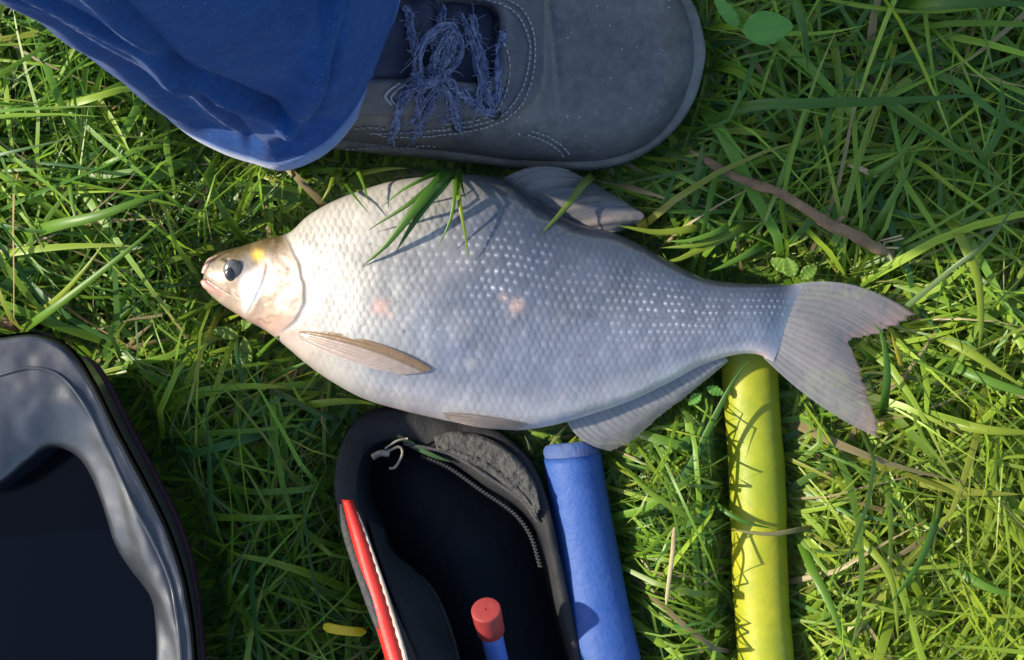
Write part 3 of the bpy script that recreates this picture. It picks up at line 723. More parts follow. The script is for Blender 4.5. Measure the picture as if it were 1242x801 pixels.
# ---------------------------------------------------------------- tackle case
def build_case():
    R = cat(PP(CASE_R), 160, uniform=True); I = cat(PP(CASE_I), 160, uniform=True)
    c = R.mean(0)
    root = thing('tackle_case', 'open black tackle case with red piping lying under the fish belly', 'case', (c[0], c[1], .002))
    def shift(A, f, z):          # towards the centre by fraction f
        B = A + (c - A) * f; B = B.copy(); B[:, 2] = z; return B
    bot = shift(R, .015, .002)
    mid = (R * .5 + bot * .5); mid[:, :2] += (mid[:, :2] - c[:2]) * .02
    V_, F_ = loft([bot, mid, R], True); n = 160
    obj('outer_wall', V_, [list(f) for f in F_] + [list(range(n))], M['case'], root, solid=.0015, offset=-1)
    rows = []
    for f in np.linspace(0, 1, 9):
        L_ = R * (1 - f) + I * f; L_ = L_ + [0, 0, 0]
        L_[:, 2] += .0030 * math.sin(f * math.pi) + .0010 * vnoise(L_[:, 0] * 120, L_[:, 1] * 120, 121) * math.sin(f * math.pi)
        rows.append(L_)
    V_, F_ = loft(rows, True); obj('rim', V_, F_, M['case'], root, solid=.0015, offset=0)
    inn = [I, I * .75 + shift(I, .03, .006) * .25, I * .4 + shift(I, .05, .006) * .6, shift(I, .08, .0055)]
    V_, F_ = loft(inn, True); obj('lining', V_, [list(f) for f in F_] + [[3 * n + i for i in range(n)]], M['case_in'], root)
    # felt edge + red piping + pale binding on the left side
    fe0 = cat(PP([(409,610,.053),(417,650,.063),(428,685,.070),(441,722,.078),(456,762,.083)]), 40); fe1 = cat(PP([(418,612,.055),(429,652,.065),(441,686,.072),(455,722,.080),(466,762,.086)]), 40)
    V_, F_ = loft([fe0, (fe0 + fe1) / 2 + [0, 0, .003], fe1]); obj('felt_edge', V_, F_, M['case_edge'], root, solid=.001)
    a = cat(PP([(416,606,.056),(424,640,.064),(437,690,.073),(452,740,.081),(469,801,.092),(494,880,.100),(518,955,.106)]), 80)
    b = cat(PP([(426,607,.057),(439,640,.066),(456,690,.075),(472,740,.083),(490,801,.094),(510,880,.101),(534,955,.107)]), 80)
    V_, F_ = loft([a, a * .7 + b * .3 + [0, 0, .0028], a * .3 + b * .7 + [0, 0, .0028], b]); obj('red_piping', V_, F_, M['red'], root, solid=.0012)
    b2 = b + (b - a) * .18; pb = cat(np.stack([b[i] * .5 + b2[i] * .5 + [0, 0, .0004 * math.sin(i * 2.1)] for i in range(4, 80)]), 90); V_, F_ = tube(pb, np.interp(np.linspace(0, 1, 90), [0, .3, 1], [.0004, .0011, .0014]), 8); obj('pale_binding', V_, F_, M['pale'], root)
    # inner pocket panel with zip edge
    p0 = cat(PP([(446,630,.050),(458,672,.058),(478,730,.070),(506,801,.081),(536,880,.088),(560,940,.090)]), 60)
    p1 = cat(PP([(464,640,.030),(474,668,.030),(502,692,.032),(526,718,.036),(544,758,.044),(556,801,.052),(572,880,.060),(590,940,.064)]), 60)
    V_, F_ = loft([p0 * (1 - f) + p1 * f + np.array([0, 0, .003 * math.sin(f * math.pi)]) for f in np.linspace(0, 1, 8)]); pk = obj('inner_pocket', V_, F_, M['case_in'], root, solid=.0012)
    def zipper(path, parent, w=.0011, step=.0017):
        L = np.concatenate([[0], np.cumsum(np.linalg.norm(np.diff(path, axis=0), axis=1))]); ps = [tube(path, .0010, 6)]
        k = 0
        while k < L[-1]:
            q = np.array([np.interp(k, L, path[:, d]) for d in range(3)]); q2 = np.array([np.interp(min(k + .001, L[-1]), L, path[:, d]) for d in range(3)])
            t = (q2 - q) / (np.linalg.norm(q2 - q) + 1e-9); nrm = np.array([-t[1], t[0], 0])
            ps.append(tube(np.array([q - nrm * w, q + nrm * w]) + [0, 0, .0008], .0004, 5)); k += step
        V_, F_ = merge(ps); return obj('zipper', V_, F_, M['zip'], parent, kind='stuff')
    zipper(cat(p1[14:] + [0, 0, .0010], 90), pk)
    zp = cat(PP([(512,553,.022),(545,568,.0225),(582,594,.0255),(622,622,.0285),(643,650,.031),(655,688,.033)]), 90)
    zipper(zp, root)
    V_, F_ = tube(cat(PP([(490,538,.022),(545,550,.0235),(590,577,.027),(632,606,.030),(652,632,.032)]), 60) + [0, 0, .0018], .0009, 8); obj('rim_piping', V_, F_, M['case_edge'], root)
    # grainy rubber patch
    o_ = cat(PP([(526,529,.0230),(552,523,.0235),(590,530,.0255),(624,552,.029),(648,584,.032),(655,612,.034)]), 70); i_ = cat(PP([(530,546,.0245),(556,556,.026),(588,571,.0285),(618,594,.031),(638,612,.0325),(650,628,.034)]), 70)
    rows = []
    for f in np.linspace(0, 1, 26):
        L_ = o_ * (1 - f) + i_ * f; L_[:, 2] += .0022 * min(1, math.sin(f * math.pi) * 3) + .0006 * vnoise(L_[:, 0] * 400, L_[:, 1] * 400, 131) + .0006 * np.abs(vnoise(L_[:, 0] * 900, L_[:, 1] * 900, 132)) - .0016 * np.exp(-((f - .72) / .03)**2) * (vnoise(np.arange(70) * .35, np.zeros(70), 133) > -.2)
        rows.append(L_)
    V_, F_ = loft(rows); obj('rubber_patch', V_, F_, M['rubber'], root, solid=.0015, offset=-1)
    # zip pull with a wire ring
    q = P(462, 552, .030)
    ps = [tube(cat(np.array([q + d for d in ([0, 0, 0], [.004, .002, .001], [.009, .004, 0], [.0105, .0005, 0], [.007, -.006, 0], [.004, -.0065, 0])]), 26), .0007, 6), tube(cat(np.array([q + d for d in ([-.004, -.001, 0], [0, .001, .002], [.004, .0005, .001])]), 10), .0016, 8, squash=.6), tube(cat(np.array([q + d for d in ([.002, .003, 0], [.008, .007, .001], [.013, .008, 0])]), 10), .0006, 6)]
    V_, F_ = merge(ps); obj('zip_pull', V_, F_, M['metal'], root)
    return R
case_R = build_case()

# red-capped float tube standing in the case
def build_float_tube():
    a = P(617, 860, .010); b = P(594, 760, .060); d = (b - a) / np.linalg.norm(b - a)
    root = thing('float_tube', 'thin blue tube with a red end cap poking up inside the case', 'tube', a - [0, 0, .0])
    V_, F_ = tube(np.stack([a + (b - a) * t for t in np.linspace(0, 1.0, 20)]), .0052, 24); obj('barrel', V_, F_, M['bluerod'], root)
    ts = [(-.004, .0062), (-.0035, .0066), (.004, .0068), (.0115, .0070), (.0132, .0070), (.0136, .0068), (.01375, .0064), (.01376, .0036), (.01377, .0004)]
    pth = np.stack([b + d * t for t, _ in ts]); V_, F_ = tube(pth, np.array([r for _, r in ts]), 32); obj('cap', V_, F_, M['redcap'], root)
build_float_tube()

# blue foam tube beside the case
def build_blue():
    p = tubepath_blue(); n = len(p)
    t = np.linspace(0, 1, n); r = np.interp(t, [0, .012, .03, .3, .7, 1], [.0120, .0136, .0143, .0152, .0178, .0200])
    p[:, 2] = r + .0045 + .012 * sst(.2, 1, t)
    root = thing('blue_tube', 'thick matte blue foam tube with a scuffed end beside the black case', 'tube', (p[:, 0].mean(), p[:, 1].mean(), .003))
    V_, F_ = tube(p[3:], r[3:], 48); V_ = V_.reshape(-1, 48, 3)
    x = np.arange(V_.shape[0])[:, None] / 8.; y = np.arange(48)[None] / 6.
    ctr = p[3:, None]; V_ = ctr + (V_ - ctr) * (1 + .018 * vnoise(x + 0 * y, y + 0 * x, 141)[..., None] - .05 * np.exp(-((x - .8) / .5)**2 - ((y - 5.2) / .7)**2)[..., None])
    body = obj('tube_body', V_.reshape(-1, 3), F_, M['bluetube'], root)
    # worn end: rounded ragged collar and hollow mouth
    d = p[0] - p[4]; d /= np.linalg.norm(d); e = p[3]
    rr = [(-.004, .93), (-.0005, .955), (.0022, .985), (.0042, .965), (.0054, .91), (.0052, .80), (.0040, .72), (-.004, .68)]
    V_, F_ = tube(np.stack([e + d * a for a, _ in rr]), r[4] * np.array([b for _, b in rr]), 48)
    V_ = V_.reshape(len(rr), 48, 3); V_ += d * (.0016 * vnoise(np.arange(48) / 3., np.zeros(48), 151)[None, :, None] * np.linspace(0, 1, len(rr))[:, None, None])
    V_[0] -= d * (.006 * np.abs(vnoise(np.arange(48) / 4., np.zeros(48), 152) + .3 * vnoise(np.arange(48) / 1.5, np.zeros(48), 153)))[:, None]
    obj('worn_end', V_.reshape(-1, 3), F_, M['wear'], root)
    return p, r
blue_p, blue_r = build_blue()

def build_yellow():
    p = tubepath_yellow(); n = len(p); t = np.linspace(0, 1, n)
    r = .0139 + .0003 * vnoise(t * 14, t * 0, 161); r[0] *= .96
    V_, F_ = tube(p, r, 48, squash=.92); V_ = V_.reshape(n, 48, 3)
    x = t[:, None] * 30; y = np.arange(48)[None] / 5.
    V_ = p[:, None] + (V_ - p[:, None]) * (1 + .014 * vnoise(x * .6 + 0 * y, y + 0 * x, 162)[..., None] + .004 * vnoise(x * 3 + 0 * y, y + 0 * x, 163)[..., None])
    V_[..., 2] += .003
    root = thing('yellow_tube', 'smooth yellow sleeved handle reaching out from under the fish tail', 'handle', (p[:, 0].mean(), p[:, 1].mean(), .003))
    b = obj('sleeve', V_.reshape(-1, 3), F_, M['yellow'], root)
    e = p[0] - p[3]; e /= np.linalg.norm(e)
    V_, F_ = tube(np.stack([p[0] - e * .002 + [0, 0, .003], p[0] + e * .003 + [0, 0, .003], p[0] + e * .005 + [0, 0, .003]]), np.array([.0143, .0143, .0115]), 36, squash=.92); obj('end_collar', V_, F_, M['yellow'], root)
    return p, r
yel_p, yel_r = build_yellow()

# ---------------------------------------------------------------- grass
def tubepoly(p, r):
    T = np.gradient(p, axis=0)[:, :2]; T /= np.linalg.norm(T, axis=1)[:, None]; N = np.stack([-T[:, 1], T[:, 0]], 1)
    return np.vstack([p[:, :2] + N * r[:, None], (p[:, :2] - N * r[:, None])[::-1]])
fish_poly = np.vstack([PP([(x, y, .035) for x, y in FT]), PP([(x, y, .035) for x, y in FB[::-1]])])
tail_poly = PP([(968,346,.04),(1040,346,.04)] + [(x, y, .036) for x, y in CAUDAL_OUT] + [(1010,507,.04),(940,442,.04)])
dors_poly = PP([(604,216,.035),(690,206,.033),(728,225,.033),(781,264,.033),(745,285,.036),(660,255,.036)])
anal_poly = PP([(686,509,.036),(742,548,.028),(768,535,.03),(836,478,.036),(884,438,.044),(780,477,.04)])
xs_ = np.linspace(201, 850, 60); sx, sy1 = SP(xs_, shoe_cy(xs_) + shoe_half(xs_) + 2); _, sy2 = SP(xs_, shoe_cy(xs_) - shoe_half(xs_) - 2)
shoe_poly = np.vstack([np.stack([sx, sy1], 1), np.stack([sx, sy2], 1)[::-1]])
# (polygon, clearance under it, reach of trampling, height gained per metre outside)
OBST = [(fish_poly, .004, .016, .9), (tail_poly, .016, .010, 1.5), (dors_poly, .012, .010, 1.5), (anal_poly, .012, .008, 1.2), (shoe_poly, .002, .016, 1.4),
        (bucket_poly[::3], .001, .014, 1.6), (case_R[::3], .001, .012, 1.4), (tubepoly(blue_p, blue_r)[::3], .002, .010, 1.5), (tubepoly(yel_p, yel_r)[::3], .002, .011, 1.7)]

def limit(V):
    """upper height limit for grass points so that blades lie under the things pressing on them"""
    flat = V.reshape(-1, 3); lim = np.full(len(flat), 1.0)
    for poly, c0, reach, slope in OBST:
        lo = poly[:, :2].min(0) - reach - .002; hi = poly[:, :2].max(0) + reach + .002
        m_ = ((flat[:, :2] > lo) & (flat[:, :2] < hi)).all(1)
        if not m_.any(): continue
        d = polydist(flat[m_], poly)
        l_ = np.where(d < 0, c0, c0 + d * slope); l_ = np.where(d > reach, 1.0, l_)
        lim[m_] = np.minimum(lim[m_], l_)
    return lim.reshape(V.shape[:-1])

GREENS = np.array([(.102, .215, .020), (.145, .275, .022), (.200, .330, .026), (.066, .162, .024), (.255, .365, .032), (.052, .135, .030)])
def blades(n, x0, x1, y0, y1, Lr, Wr, seed, top=False, seg=8, clump=.5, keep=None):
    r = np.random.default_rng(seed)
    X = r.uniform(x0, x1, n); Y = r.uniform(y0, y1, n)
    if clump:
        nc = max(8, n // 26); cx = r.uniform(x0, x1, nc); cy = r.uniform(y0, y1, nc); ci = r.integers(0, nc, n); use = r.random(n) < clump
        X = np.where(use, cx[ci] + r.normal(0, .006, n), X); Y = np.where(use, cy[ci] + r.normal(0, .006, n), Y)
    if keep is not None: 
        k_ = keep(X, Y); X = X[k_]; Y = Y[k_]; n = len(X)
    flow = 2.6 * vnoise(X, Y, 301, 7) + 1.2 * vnoise(X, Y, 302, 19) + .35
    az = flow + r.normal(0, .75, n) + (r.random(n) < .38) * r.uniform(-3, 3, n)
    L = r.uniform(*Lr, n) * (.7 + .6 * r.random(n)); Wd = Wr[0] + (Wr[1] - Wr[0]) * r.random(n)**1.8
    el0 = np.radians(r.uniform(18, 66, n)); el1 = np.radians(r.uniform(-40, 12, n)); bend = r.normal(0, .55, n)
    t = np.linspace(0, 1, seg)
    el = el0[:, None] + (el1 - el0)[:, None] * t[None]**.75
    # some blades are kinked
    kk = (r.random(n) < .18)[:, None] * r.normal(0, .8, n)[:, None] * (t[None] > r.uniform(.35, .75, n)[:, None])
    a_ = az[:, None] + bend[:, None] * t[None] + kk
    ds = (L / (seg - 1))[:, None]
    dx = np.cos(el) * np.cos(a_) * ds; dy = np.cos(el) * np.sin(a_) * ds; dz = np.sin(el) * ds
    cs = lambda q: np.concatenate([np.zeros((n, 1)), np.cumsum(q[:, :-1], 1)], 1)
    C = np.stack([X[:, None] + cs(dx), Y[:, None] + cs(dy), .0005 + cs(dz)], -1)
    hmax = (.030 if not top else .042) + .008 * vnoise(X, Y, 305, 12)
    C[..., 2] = np.where(C[..., 2] > hmax[:, None], hmax[:, None] + (C[..., 2] - hmax[:, None]) * .22, C[..., 2])
    lim = limit(C)
    C[..., 2] = np.maximum(np.minimum(C[..., 2], lim), .0006 + .004 * r.random(n)[:, None] * (lim > .02))
    lift = np.where(lim > .02, .010 * r.random(n)[:, None], 0); C[..., 2] = np.maximum(C[..., 2], lift)
    T = np.gradient(C, axis=1); T /= np.linalg.norm(T, axis=2)[..., None] + 1e-12
    Hn = np.stack([-np.sin(a_), np.cos(a_), 0 * a_], -1); B_ = np.cross(T, Hn); B_ /= np.linalg.norm(B_, axis=2)[..., None] + 1e-12
    roll = (r.normal(0, .55, n)[:, None] + r.normal(0, .7, n)[:, None] * t[None])
    roll = roll * np.where(lim < .02, .1, 1)
    D = Hn * np.cos(roll)[..., None] + B_ * np.sin(roll)[..., None]
    U = np.cross(D, T)
    prof = (.55 + .45 * np.clip(t / .3, 0, 1)) * np.clip(1 - t**2.6, 0, 1)**.8
    wv = Wd[:, None] * prof[None] * .5
    fold = .30 * r.random(n)[:, None, None]
    V = np.stack([C + D * wv[..., None] + U * wv[..., None] * fold, C, C - D * wv[..., None] + U * wv[..., None] * fold], 2)   # n, seg, 3, 3
    base = (np.arange(n) * seg * 3)[:, None, None]
    s_ = np.arange(seg - 1)[None, :, None] * 3; c_ = np.arange(2)[None, None, :]
    i0 = base + s_ + c_
    F = np.stack([i0, i0 + 3, i0 + 4, i0 + 1], -1).reshape(-1, 4)
    g = GREENS[r.choice(len(GREENS), n, p=[.24, .22, .18, .14, .12, .10])] * r.uniform(.75, 1.25, (n, 1))
    yb = sst(.05, .25, X) * sst(.12, -.05, Y)                           # sunlit lime tone painted into the blades towards the right
    g = g * (1 - .6 * yb[:, None]) + np.array([.330, .405, .032]) * .6 * yb[:, None]
    dry = r.random(n); 
    g = np.where((dry < .045)[:, None], np.array([.34, .27, .13]) * r.uniform(.6, 1.2, (n, 1)), g)
    g = np.where(((dry > .045) & (dry < .085))[:, None], np.array([.22, .25, .03]) * r.uniform(.8, 1.3, (n, 1)), g)
    cc = g[:, None, None, :] * np.ones((n, seg, 3, 1))
    cc = cc * (1 + .25 * (np.array([1, -.6, 1])[None, None, :, None]) * r.uniform(0, 1, (n, 1, 1, 1)) * .6)
    tip = sst(.75, 1, t)[None, :, None, None] * (r.random(n) < .35)[:, None, None, None]
    cc = cc * (1 - .6 * tip) + np.array([.30, .22, .09]) * .6 * tip
    return V, F, cc, X, Y

def build_grass():
    sets = []
    sets.append(blades(22000, -.42, .42, -.34, .34, (.035, .085), (.0010, .0032), 11))
    sets.append(blades(13000, -.42, .42, -.34, .34, (.070, .145), (.0014, .0048), 12, top=True))
    sets.append(blades(16000, -1.3, 1.3, -1.1, 1.1, (.050, .13), (.002, .0046), 13, top=True, seg=6, keep=lambda x, y: (np.abs(x) > .40) | (np.abs(y) > .32)))
    th_ = list(blades(9000, -.42, .42, -.34, .34, (.025, .080), (.0005, .0013), 15, seg=6)); th_[2] = th_[2] * .25 + np.array([.30, .235, .12]) * (.45 + .55 * rng.random((len(th_[2]), 1, 1, 1))) * .75; sets.append(tuple(th_))
    Vs, Fs, Cs, o = [], [], [], 0
    for V, F, cc, _, _ in sets:
        Vs.append(V.reshape(-1, 3)); Fs.append(F + o); Cs.append(cc.reshape(-1, 3)); o += V.size // 3
    gr = obj('grass', np.vstack(Vs), np.vstack(Fs), M['grass'], origin=(0, 0, 0), col=np.vstack(Cs), kind='stuff')
    tag(gr, 'thick matted green grass covering the whole ground', 'grass')
    # the broad blades that can be picked apart are single parts
    V, F, cc, X, Y = blades(340, -.30, .30, -.20, .20, (.085, .160), (.0036, .0066), 14, top=True, seg=10, clump=.25)
    nF = 9 * 2; F0 = F[:nF]
    done = 0
    for i in range(len(X)):
        if done >= 295: break
        obj('blade', V[i].reshape(-1, 3), F0, M['grass'], gr, col=np.clip(cc[i].reshape(-1, 3) * 1.05, 0, 1)); done += 1
    return gr
grass = build_grass()

# ---------------------------------------------------------------- single blades, weeds, twig and straw
def blade_mesh(pts, w, roll=0.0, fold=.25, n=16):
    c = cat(PP(pts), n); T = np.gradient(c, axis=0); T /= np.linalg.norm(T, axis=1)[:, None]
    Hn = np.cross(np.array([0, 0, 1.]), T); Hn /= np.linalg.norm(Hn, axis=1)[:, None] + 1e-9; B_ = np.cross(T, Hn)
    t = np.linspace(0, 1, n); D = Hn * math.cos(roll) + B_ * math.sin(roll); U = np.cross(T, D)
    wv = (w * .5 * (.6 + .4 * np.clip(t / .25, 0, 1)) * np.clip(1 - t**2.8, 0, 1)**.8)[:, None]
    return np.stack([c + D * wv + U * wv * fold, c, c - D * wv + U * wv * fold], 1).reshape(-1, 3), gridF(n, 3)

def tuft(label, root_px, bl, group=None):
    b = P(*root_px); root = thing('grass_tuft', label, 'grass tuft', b, group)
    for pts, w, colr in bl:
        V_, F_ = blade_mesh(pts, w); c = np.array(colr)[None] * np.ones((len(V_), 1)); k = np.linspace(0, 1, 16).repeat(3)[:, None]
        obj('blade', V_, F_, M['grass'], root, col=np.clip(c * (1 - .15 * k), 0, 1), solid=.0002)
G1, G2, G3 = (.070, .175, .018), (.115, .240, .022), (.24, .32, .026)
tuft('dark green grass tuft bending over the fish back beside the shoe', (548, 208, .001), [
    ([(548,206,.002),(546,207,.045),(530,222,.072),(500,258,.075),(468,298,.072),(438,324,.0665)], .0062, G1),
    ([(549,206,.002),(548,208,.045),(536,226,.071),(516,250,.074),(492,286,.071),(480,306,.067)], .0056, G1),
    ([(546,207,.002),(540,209,.046),(520,228,.072),(490,252,.073),(464,268,.070),(446,280,.067)], .0036, G1),
    ([(550,206,.002),(551,208,.045),(552,226,.070),(548,262,.072),(532,300,.070)], .0030, G2),
    ([(552,206,.002),(554,208,.045),(556,236,.069),(563,278,.071),(569,316,.067)], .0030, G3),
    ([(546,207,.002),(538,207,.045),(512,218,.070),(486,232,.071),(462,252,.068)], .0028, G2),
    ([(552,207,.002),(558,209,.045),(560,225,.066),(566,244,.070)], .0034, G2)])
tuft('short grass tuft with a yellowish blade curling round the cuff edge', (420, 214, .001), [
    ([(420,214,.002),(424,210,.035),(432,206,.050),(440,222,.060),(448,248,.066)], .0028, G2),
    ([(418,214,.002),(414,208,.030),(406,212,.046),(398,232,.050),(388,246,.048)], .0036, G3),
    ([(424,214,.002),(440,210,.032),(468,205,.040),(496,204,.044)], .0034, G3),
    ([(422,214,.002),(420,224,.036),(430,238,.060),(448,260,.068)], .0020, G1)])
tuft('single pale green grass blade lying across the dorsal fin', (722, 214, .001), [
    ([(722,212,.002),(716,216,.034),(704,228,.047),(686,252,.050),(668,272,.057),(655,285,.0605)], .0044, (.17,.24,.035))])
tuft('bright yellow green tuft pressed against the fish back behind the dorsal fin', (868, 300, .001), [
    ([(880,268,.002),(850,276,.036),(800,282,.040),(762,276,.042),(748,274,.0425)], .0044, G3),
    ([(930,262,.002),(890,282,.040),(846,304,.044),(812,318,.045),(803,306,.043)], .0050, G3),
    ([(950,250,.002),(900,276,.040),(850,296,.046),(800,301,.040)], .0046, (.16,.25,.02)),
    ([(930,240,.002),(880,276,.045),(836,292,.048),(806,292,.044)], .0040, G2),
    ([(960,270,.002),(920,300,.040),(880,322,.046),(858,330,.046)], .0050, G2)])
tuft('long green blades leaning over the yellow handle', (790, 610, .001), [
    ([(800,640,.002),(826,590,.030),(860,520,.042),(890,462,.047),(912,434,.046)], .0042, G1),
    ([(846,590,.002),(868,612,.030),(900,632,.0385),(940,642,.038)], .0030, G1),
    ([(1010,640,.002),(975,642,.030),(930,648,.0385),(884,642,.037)], .0032, (.30,.28,.11))])
tuft('tall grass blades standing at the fork of the fish tail', (1078, 500, .001), [
    ([(1066,520,.002),(1072,490,.040),(1076,450,.056),(1070,408,.058),(1060,392,.052)], .0050, G1),
    ([(1110,500,.002),(1100,470,.030),(1092,440,.042),(1080,402,.046)], .0040, (.42,.36,.03)),
    ([(1200,462,.002),(1150,466,.030),(1100,458,.040),(1060,452,.046),(1044,452,.048)], .0034, (.24,.26,.08)),
    ([(1070,445,.002),(1062,440,.030),(1050,428,.042),(1040,420,.046)], .0036, G2)])
tuft('yellow green leaf tip resting on the case corner below the fish belly', (350, 492, .001), [
    ([(346,496,.002),(372,492,.028),(410,487,.034),(440,488,.033),(458,492,.030)], .0046, (.20,.29,.015))])
tuft('long arching grass blades beside the bucket corner', (60, 380, .001), [
    ([(-10,425,.002),(50,385,.050),(110,340,.062),(165,296,.066),(205,262,.060)], .0042, G2),
    ([(0,300,.002),(60,276,.045),(120,262,.058),(180,240,.058),(222,228,.050)], .0062, G2),
    ([(-10,418,.002),(60,370,.040),(100,330,.056),(130,290,.060)], .0034, G3),
    ([(80,180,.002),(84,220,.040),(90,258,.052),(102,290,.050)], .0030, G2)])
tuft('short pale blades poking out between fish belly and blue tube', (668, 548, .001), [
    ([(664,556,.002),(668,542,.020),(678,526,.030),(690,514,.032)], .0026, (.26,.29,.08)),
    ([(648,560,.002),(644,548,.020),(640,536,.028),(636,528,.030)], .0022, (.28,.29,.10)),
    ([(676,560,.002),(690,540,.022),(700,528,.030)], .0030, G3)])
tuft('thin green blades reaching up against the fish belly near the pectoral fin', (300, 430, .001), [
    ([(290,450,.002),(312,432,.026),(330,414,.042),(344,404,.050)], .0024, G2),
    ([(300,470,.002),(334,456,.028),(366,442,.040),(384,436,.044)], .0026, G1),
    ([(262,395,.002),(280,386,.026),(296,380,.040)], .0022, G3)])
tuft('green blade fallen into the open case', (484, 528, .003), [([(480,526,.021),(500,540,.024),(524,552,.0255),(548,561,.025)], .0030, (.07,.14,.05))])
tuft('tall green blades crossing near the brown twig', (1120, 190, .001), [
    ([(1180,260,.002),(1190,200,.045),(1215,150,.060),(1214,90,.055)], .0050, G1),
    ([(820,180,.002),(900,132,.045),(980,126,.060),(1100,122,.066),(1200,114,.060)], .0056, G1),
    ([(990,250,.002),(1040,220,.040),(1090,190,.058),(1115,160,.062)], .0046, G2),
    ([(1000,330,.002),(1050,290,.036),(1092,224,.055),(1118,164,.060)], .0046, G2),
    ([(960,-60,.002),(966,0,.045),(978,50,.055),(980,86,.050)], .0056, G1),
    ([(1060,0,.002),(1120,6,.050),(1190,4,.062),(1260,6,.058)], .0064, G1),
    ([(1010,220,.002),(1000,190,.040),(1006,140,.058),(1018,104,.056)], .0042, G1),
    ([(1040,420,.002),(1090,380,.030),(1150,330,.055),(1200,290,.064),(1240,236,.060)], .0030, (.16,.24,.08))])
tuft('sunlit lime green blades bending beyond the tail tip', (1180, 420, .001), [
    ([(1118,260,.002),(1150,268,.040),(1170,300,.058),(1186,340,.058),(1190,400,.052),(1186,430,.040)], .0054, G3),
    ([(1120,400,.002),(1140,408,.034),(1180,430,.046),(1242,470,.050)], .0058, G3),
    ([(1110,420,.002),(1160,446,.038),(1220,470,.050),(1290,490,.050)], .0056, G2),
    ([(1090,520,.002),(1140,512,.036),(1200,522,.050),(1270,526,.050)], .0060, G3),
    ([(1060,590,.002),(1110,584,.034),(1170,596,.046),(1240,600,.050)], .0056, (.24,.27,.03)),
    ([(1150,560,.002),(1138,620,.040),(1116,680,.056),(1076,738,.058)], .0046, G1),
    ([(960,630,.002),(985,690,.036),(1010,740,.046),(1026,790,.048)], .0050, G2),
    ([(1120,650,.002),(1160,690,.036),(1200,714,.046),(1240,724,.046)], .0060, G2),
    ([(1000,600,.002),(1040,650,.040),(1080,700,.050),(1090,780,.046)], .0044, G3)])

def twig():
    c = cat(PP([(838,184,.034),(866,200,.042),(900,218,.047),(935,232,.050),(965,246,.052),(1000,268,.053),(1035,286,.051),(1062,300,.047),(1082,304,.040)]), 70)
    t = np.linspace(0, 1, 70); c = c + np.stack([.001 * vnoise(t * 12, t * 0, 171), .001 * vnoise(t * 12, t * 0, 172), 0 * t], 1)
    r = np.interp(t, [0, .1, .5, .62, .9, 1], [.0009, .0018, .0024, .0033, .0028, .0012]) * (1 + .16 * vnoise(t * 22, t * 0, 173))
    root = thing('twig', 'dry brown twig lying in the grass beyond the shoe toe', 'twig', (c[:, 0].mean(), c[:, 1].mean(), .0))
    V_, F_ = tube(c, r, 16); V_ = V_.reshape(70, 16, 3); V_ = c[:, None] + (V_ - c[:, None]) * (1 + .14 * vnoise(t[:, None] * 40 + 0 * np.arange(16)[None], np.arange(16)[None] * .9 + 0 * t[:, None], 174)[..., None])
    obj('stem', V_.reshape(-1, 3), F_, M['bark'], root)
    for a, b, c_ in [((958,240,.046),(950,236,.050),(944,228,.052)), ((1010,274,.048),(1018,268,.052),(1024,262,.053))]:
        V_, F_ = tube(cat(PP([a, b, c_]), 8), np.linspace(.0018, .0007, 8), 8); obj('stub', V_, F_, M['bark'], root)
    ps = []
    for k in range(8):
        a = P(1060 + random.uniform(-8, 14), 298 + random.uniform(-6, 8), .043); d = np.array([random.uniform(-.2, 1), random.uniform(-1, .4), random.uniform(-.3, .3)]) * .012
        ps.append(tube(cat(np.array([a, a + d * .6 + [0, 0, .002], a + d]), 6), .0005, 5))
    V_, F_ = merge(ps); obj('frayed_end', V_, F_, M['straw'], root, kind='stuff')
twig()

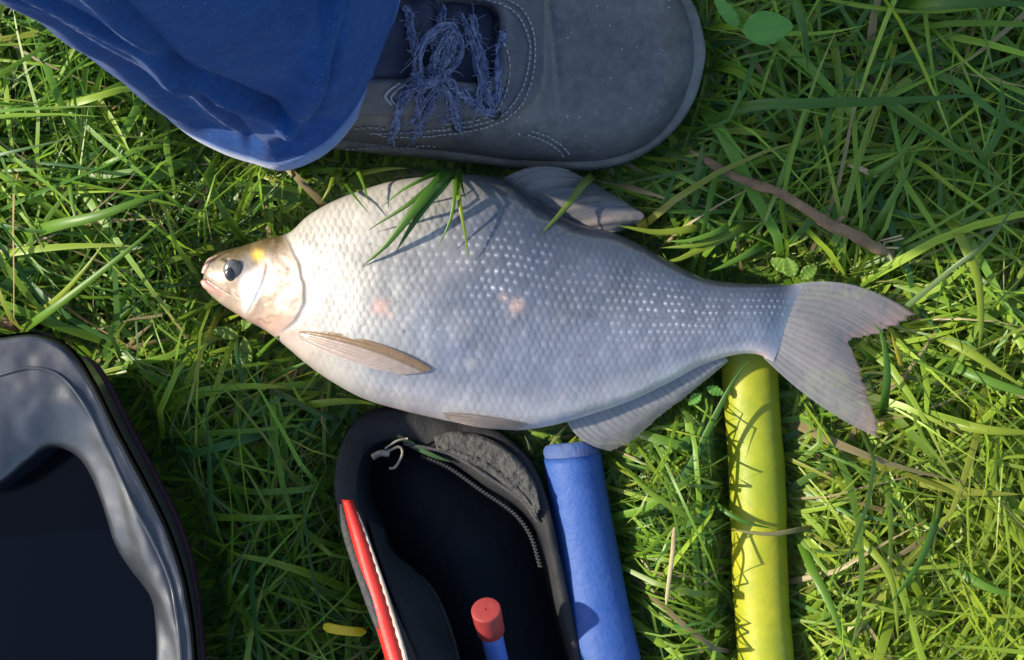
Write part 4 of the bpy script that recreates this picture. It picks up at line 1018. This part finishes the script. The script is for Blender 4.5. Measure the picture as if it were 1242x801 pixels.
def weed(label, cpx, leaves, m='leaf', group=None):
    b = P(*cpx, .001); root = thing('weed', label, 'weed', b, group)
    for (x, y, z, L, W, a) in leaves:
        n, mm = 14, 7; t = np.linspace(0, 1, n); s = np.linspace(-1, 1, mm)
        wv = W * np.sin(np.pi * np.clip(t, .0, 1)**.8)**.75 * .5 + 1e-5
        lx = t[:, None] * L + 0 * s[None]; ly = wv[:, None] * s[None]; lz = -.10 * L * t[:, None]**2 + .22 * np.abs(ly) + .0006 * np.sin(t[:, None] * 30) * np.abs(s)[None]
        ca, sa = math.cos(a), math.sin(a); p0 = P(x, y, z)
        V_ = np.stack([p0[0] + ca * lx - sa * ly, p0[1] + sa * lx + ca * ly, p0[2] + lz], -1)
        lf = obj('leaf', V_, gridF(n, mm), M[m], root, solid=.0003)
        st = cat(np.array([b, b * .4 + p0 * .6 + [0, 0, .004], p0]), 10); q_, f_ = tube(st, .0007, 6); obj('petiole', q_, f_, M[m], lf)
weed('broad round green leaf growing beside the shoe toe', (898, 30), [(900, 38, .064, .025, .016, .12), (896, 34, .058, .020, .007, 2.2)])
weed('small round clover leaves growing above the fish tail stalk', (972, 326), [(962, 336, .040, .010, .008, 1.9), (972, 338, .040, .010, .007, .7), (958, 328, .038, .011, .007, 2.6)], 'leafy')
weed('small yellow green seedling growing beneath the fish head', (292, 405), [(296, 400, .026, .014, .006, 1.2), (290, 408, .026, .015, .006, 2.9), (296, 410, .026, .016, .006, -1.4)], 'leafy')
weed('small green leaves growing between the handle and the anal fin', (848, 470), [(850, 478, .034, .008, .005, -2.4), (858, 470, .034, .009, .005, -.4)], 'leaf')

def straw(label, pts, r, m='straw', name='straw', cat_='straw', squash=.45):
    c = cat(PP(pts), 24); V_, F_ = tube(c, np.interp(np.linspace(0, 1, 24), [0, .1, .9, 1], [.5, 1, .9, .3]) * r, 8, squash=squash)
    o = obj(name, V_, F_, M[m], None); tag(o, label, cat_); return o
straw('bright yellow leaf strip lying left of the red piping', [(392,760,.058),(410,764,.061),(428,766,.061),(444,767,.057)], .0024, 'yleaf', 'yellow_leaf', 'leaf', .22)
straw('pale dry leaf blade between blue tube and yellow handle', [(818,640,.046),(816,668,.052),(812,700,.050),(808,734,.044)], .0011)
straw('small brown stick end poking out beside the bucket top', [(-20,388,.03),(0,390,.034),(14,394,.034),(22,398,.03)], .0034, 'bark', 'stick', 'stick', 1)
straw('orange brown straw crossing the grass past the twig', [(1022,196,.04),(1046,206,.046),(1064,214,.046)], .0014)
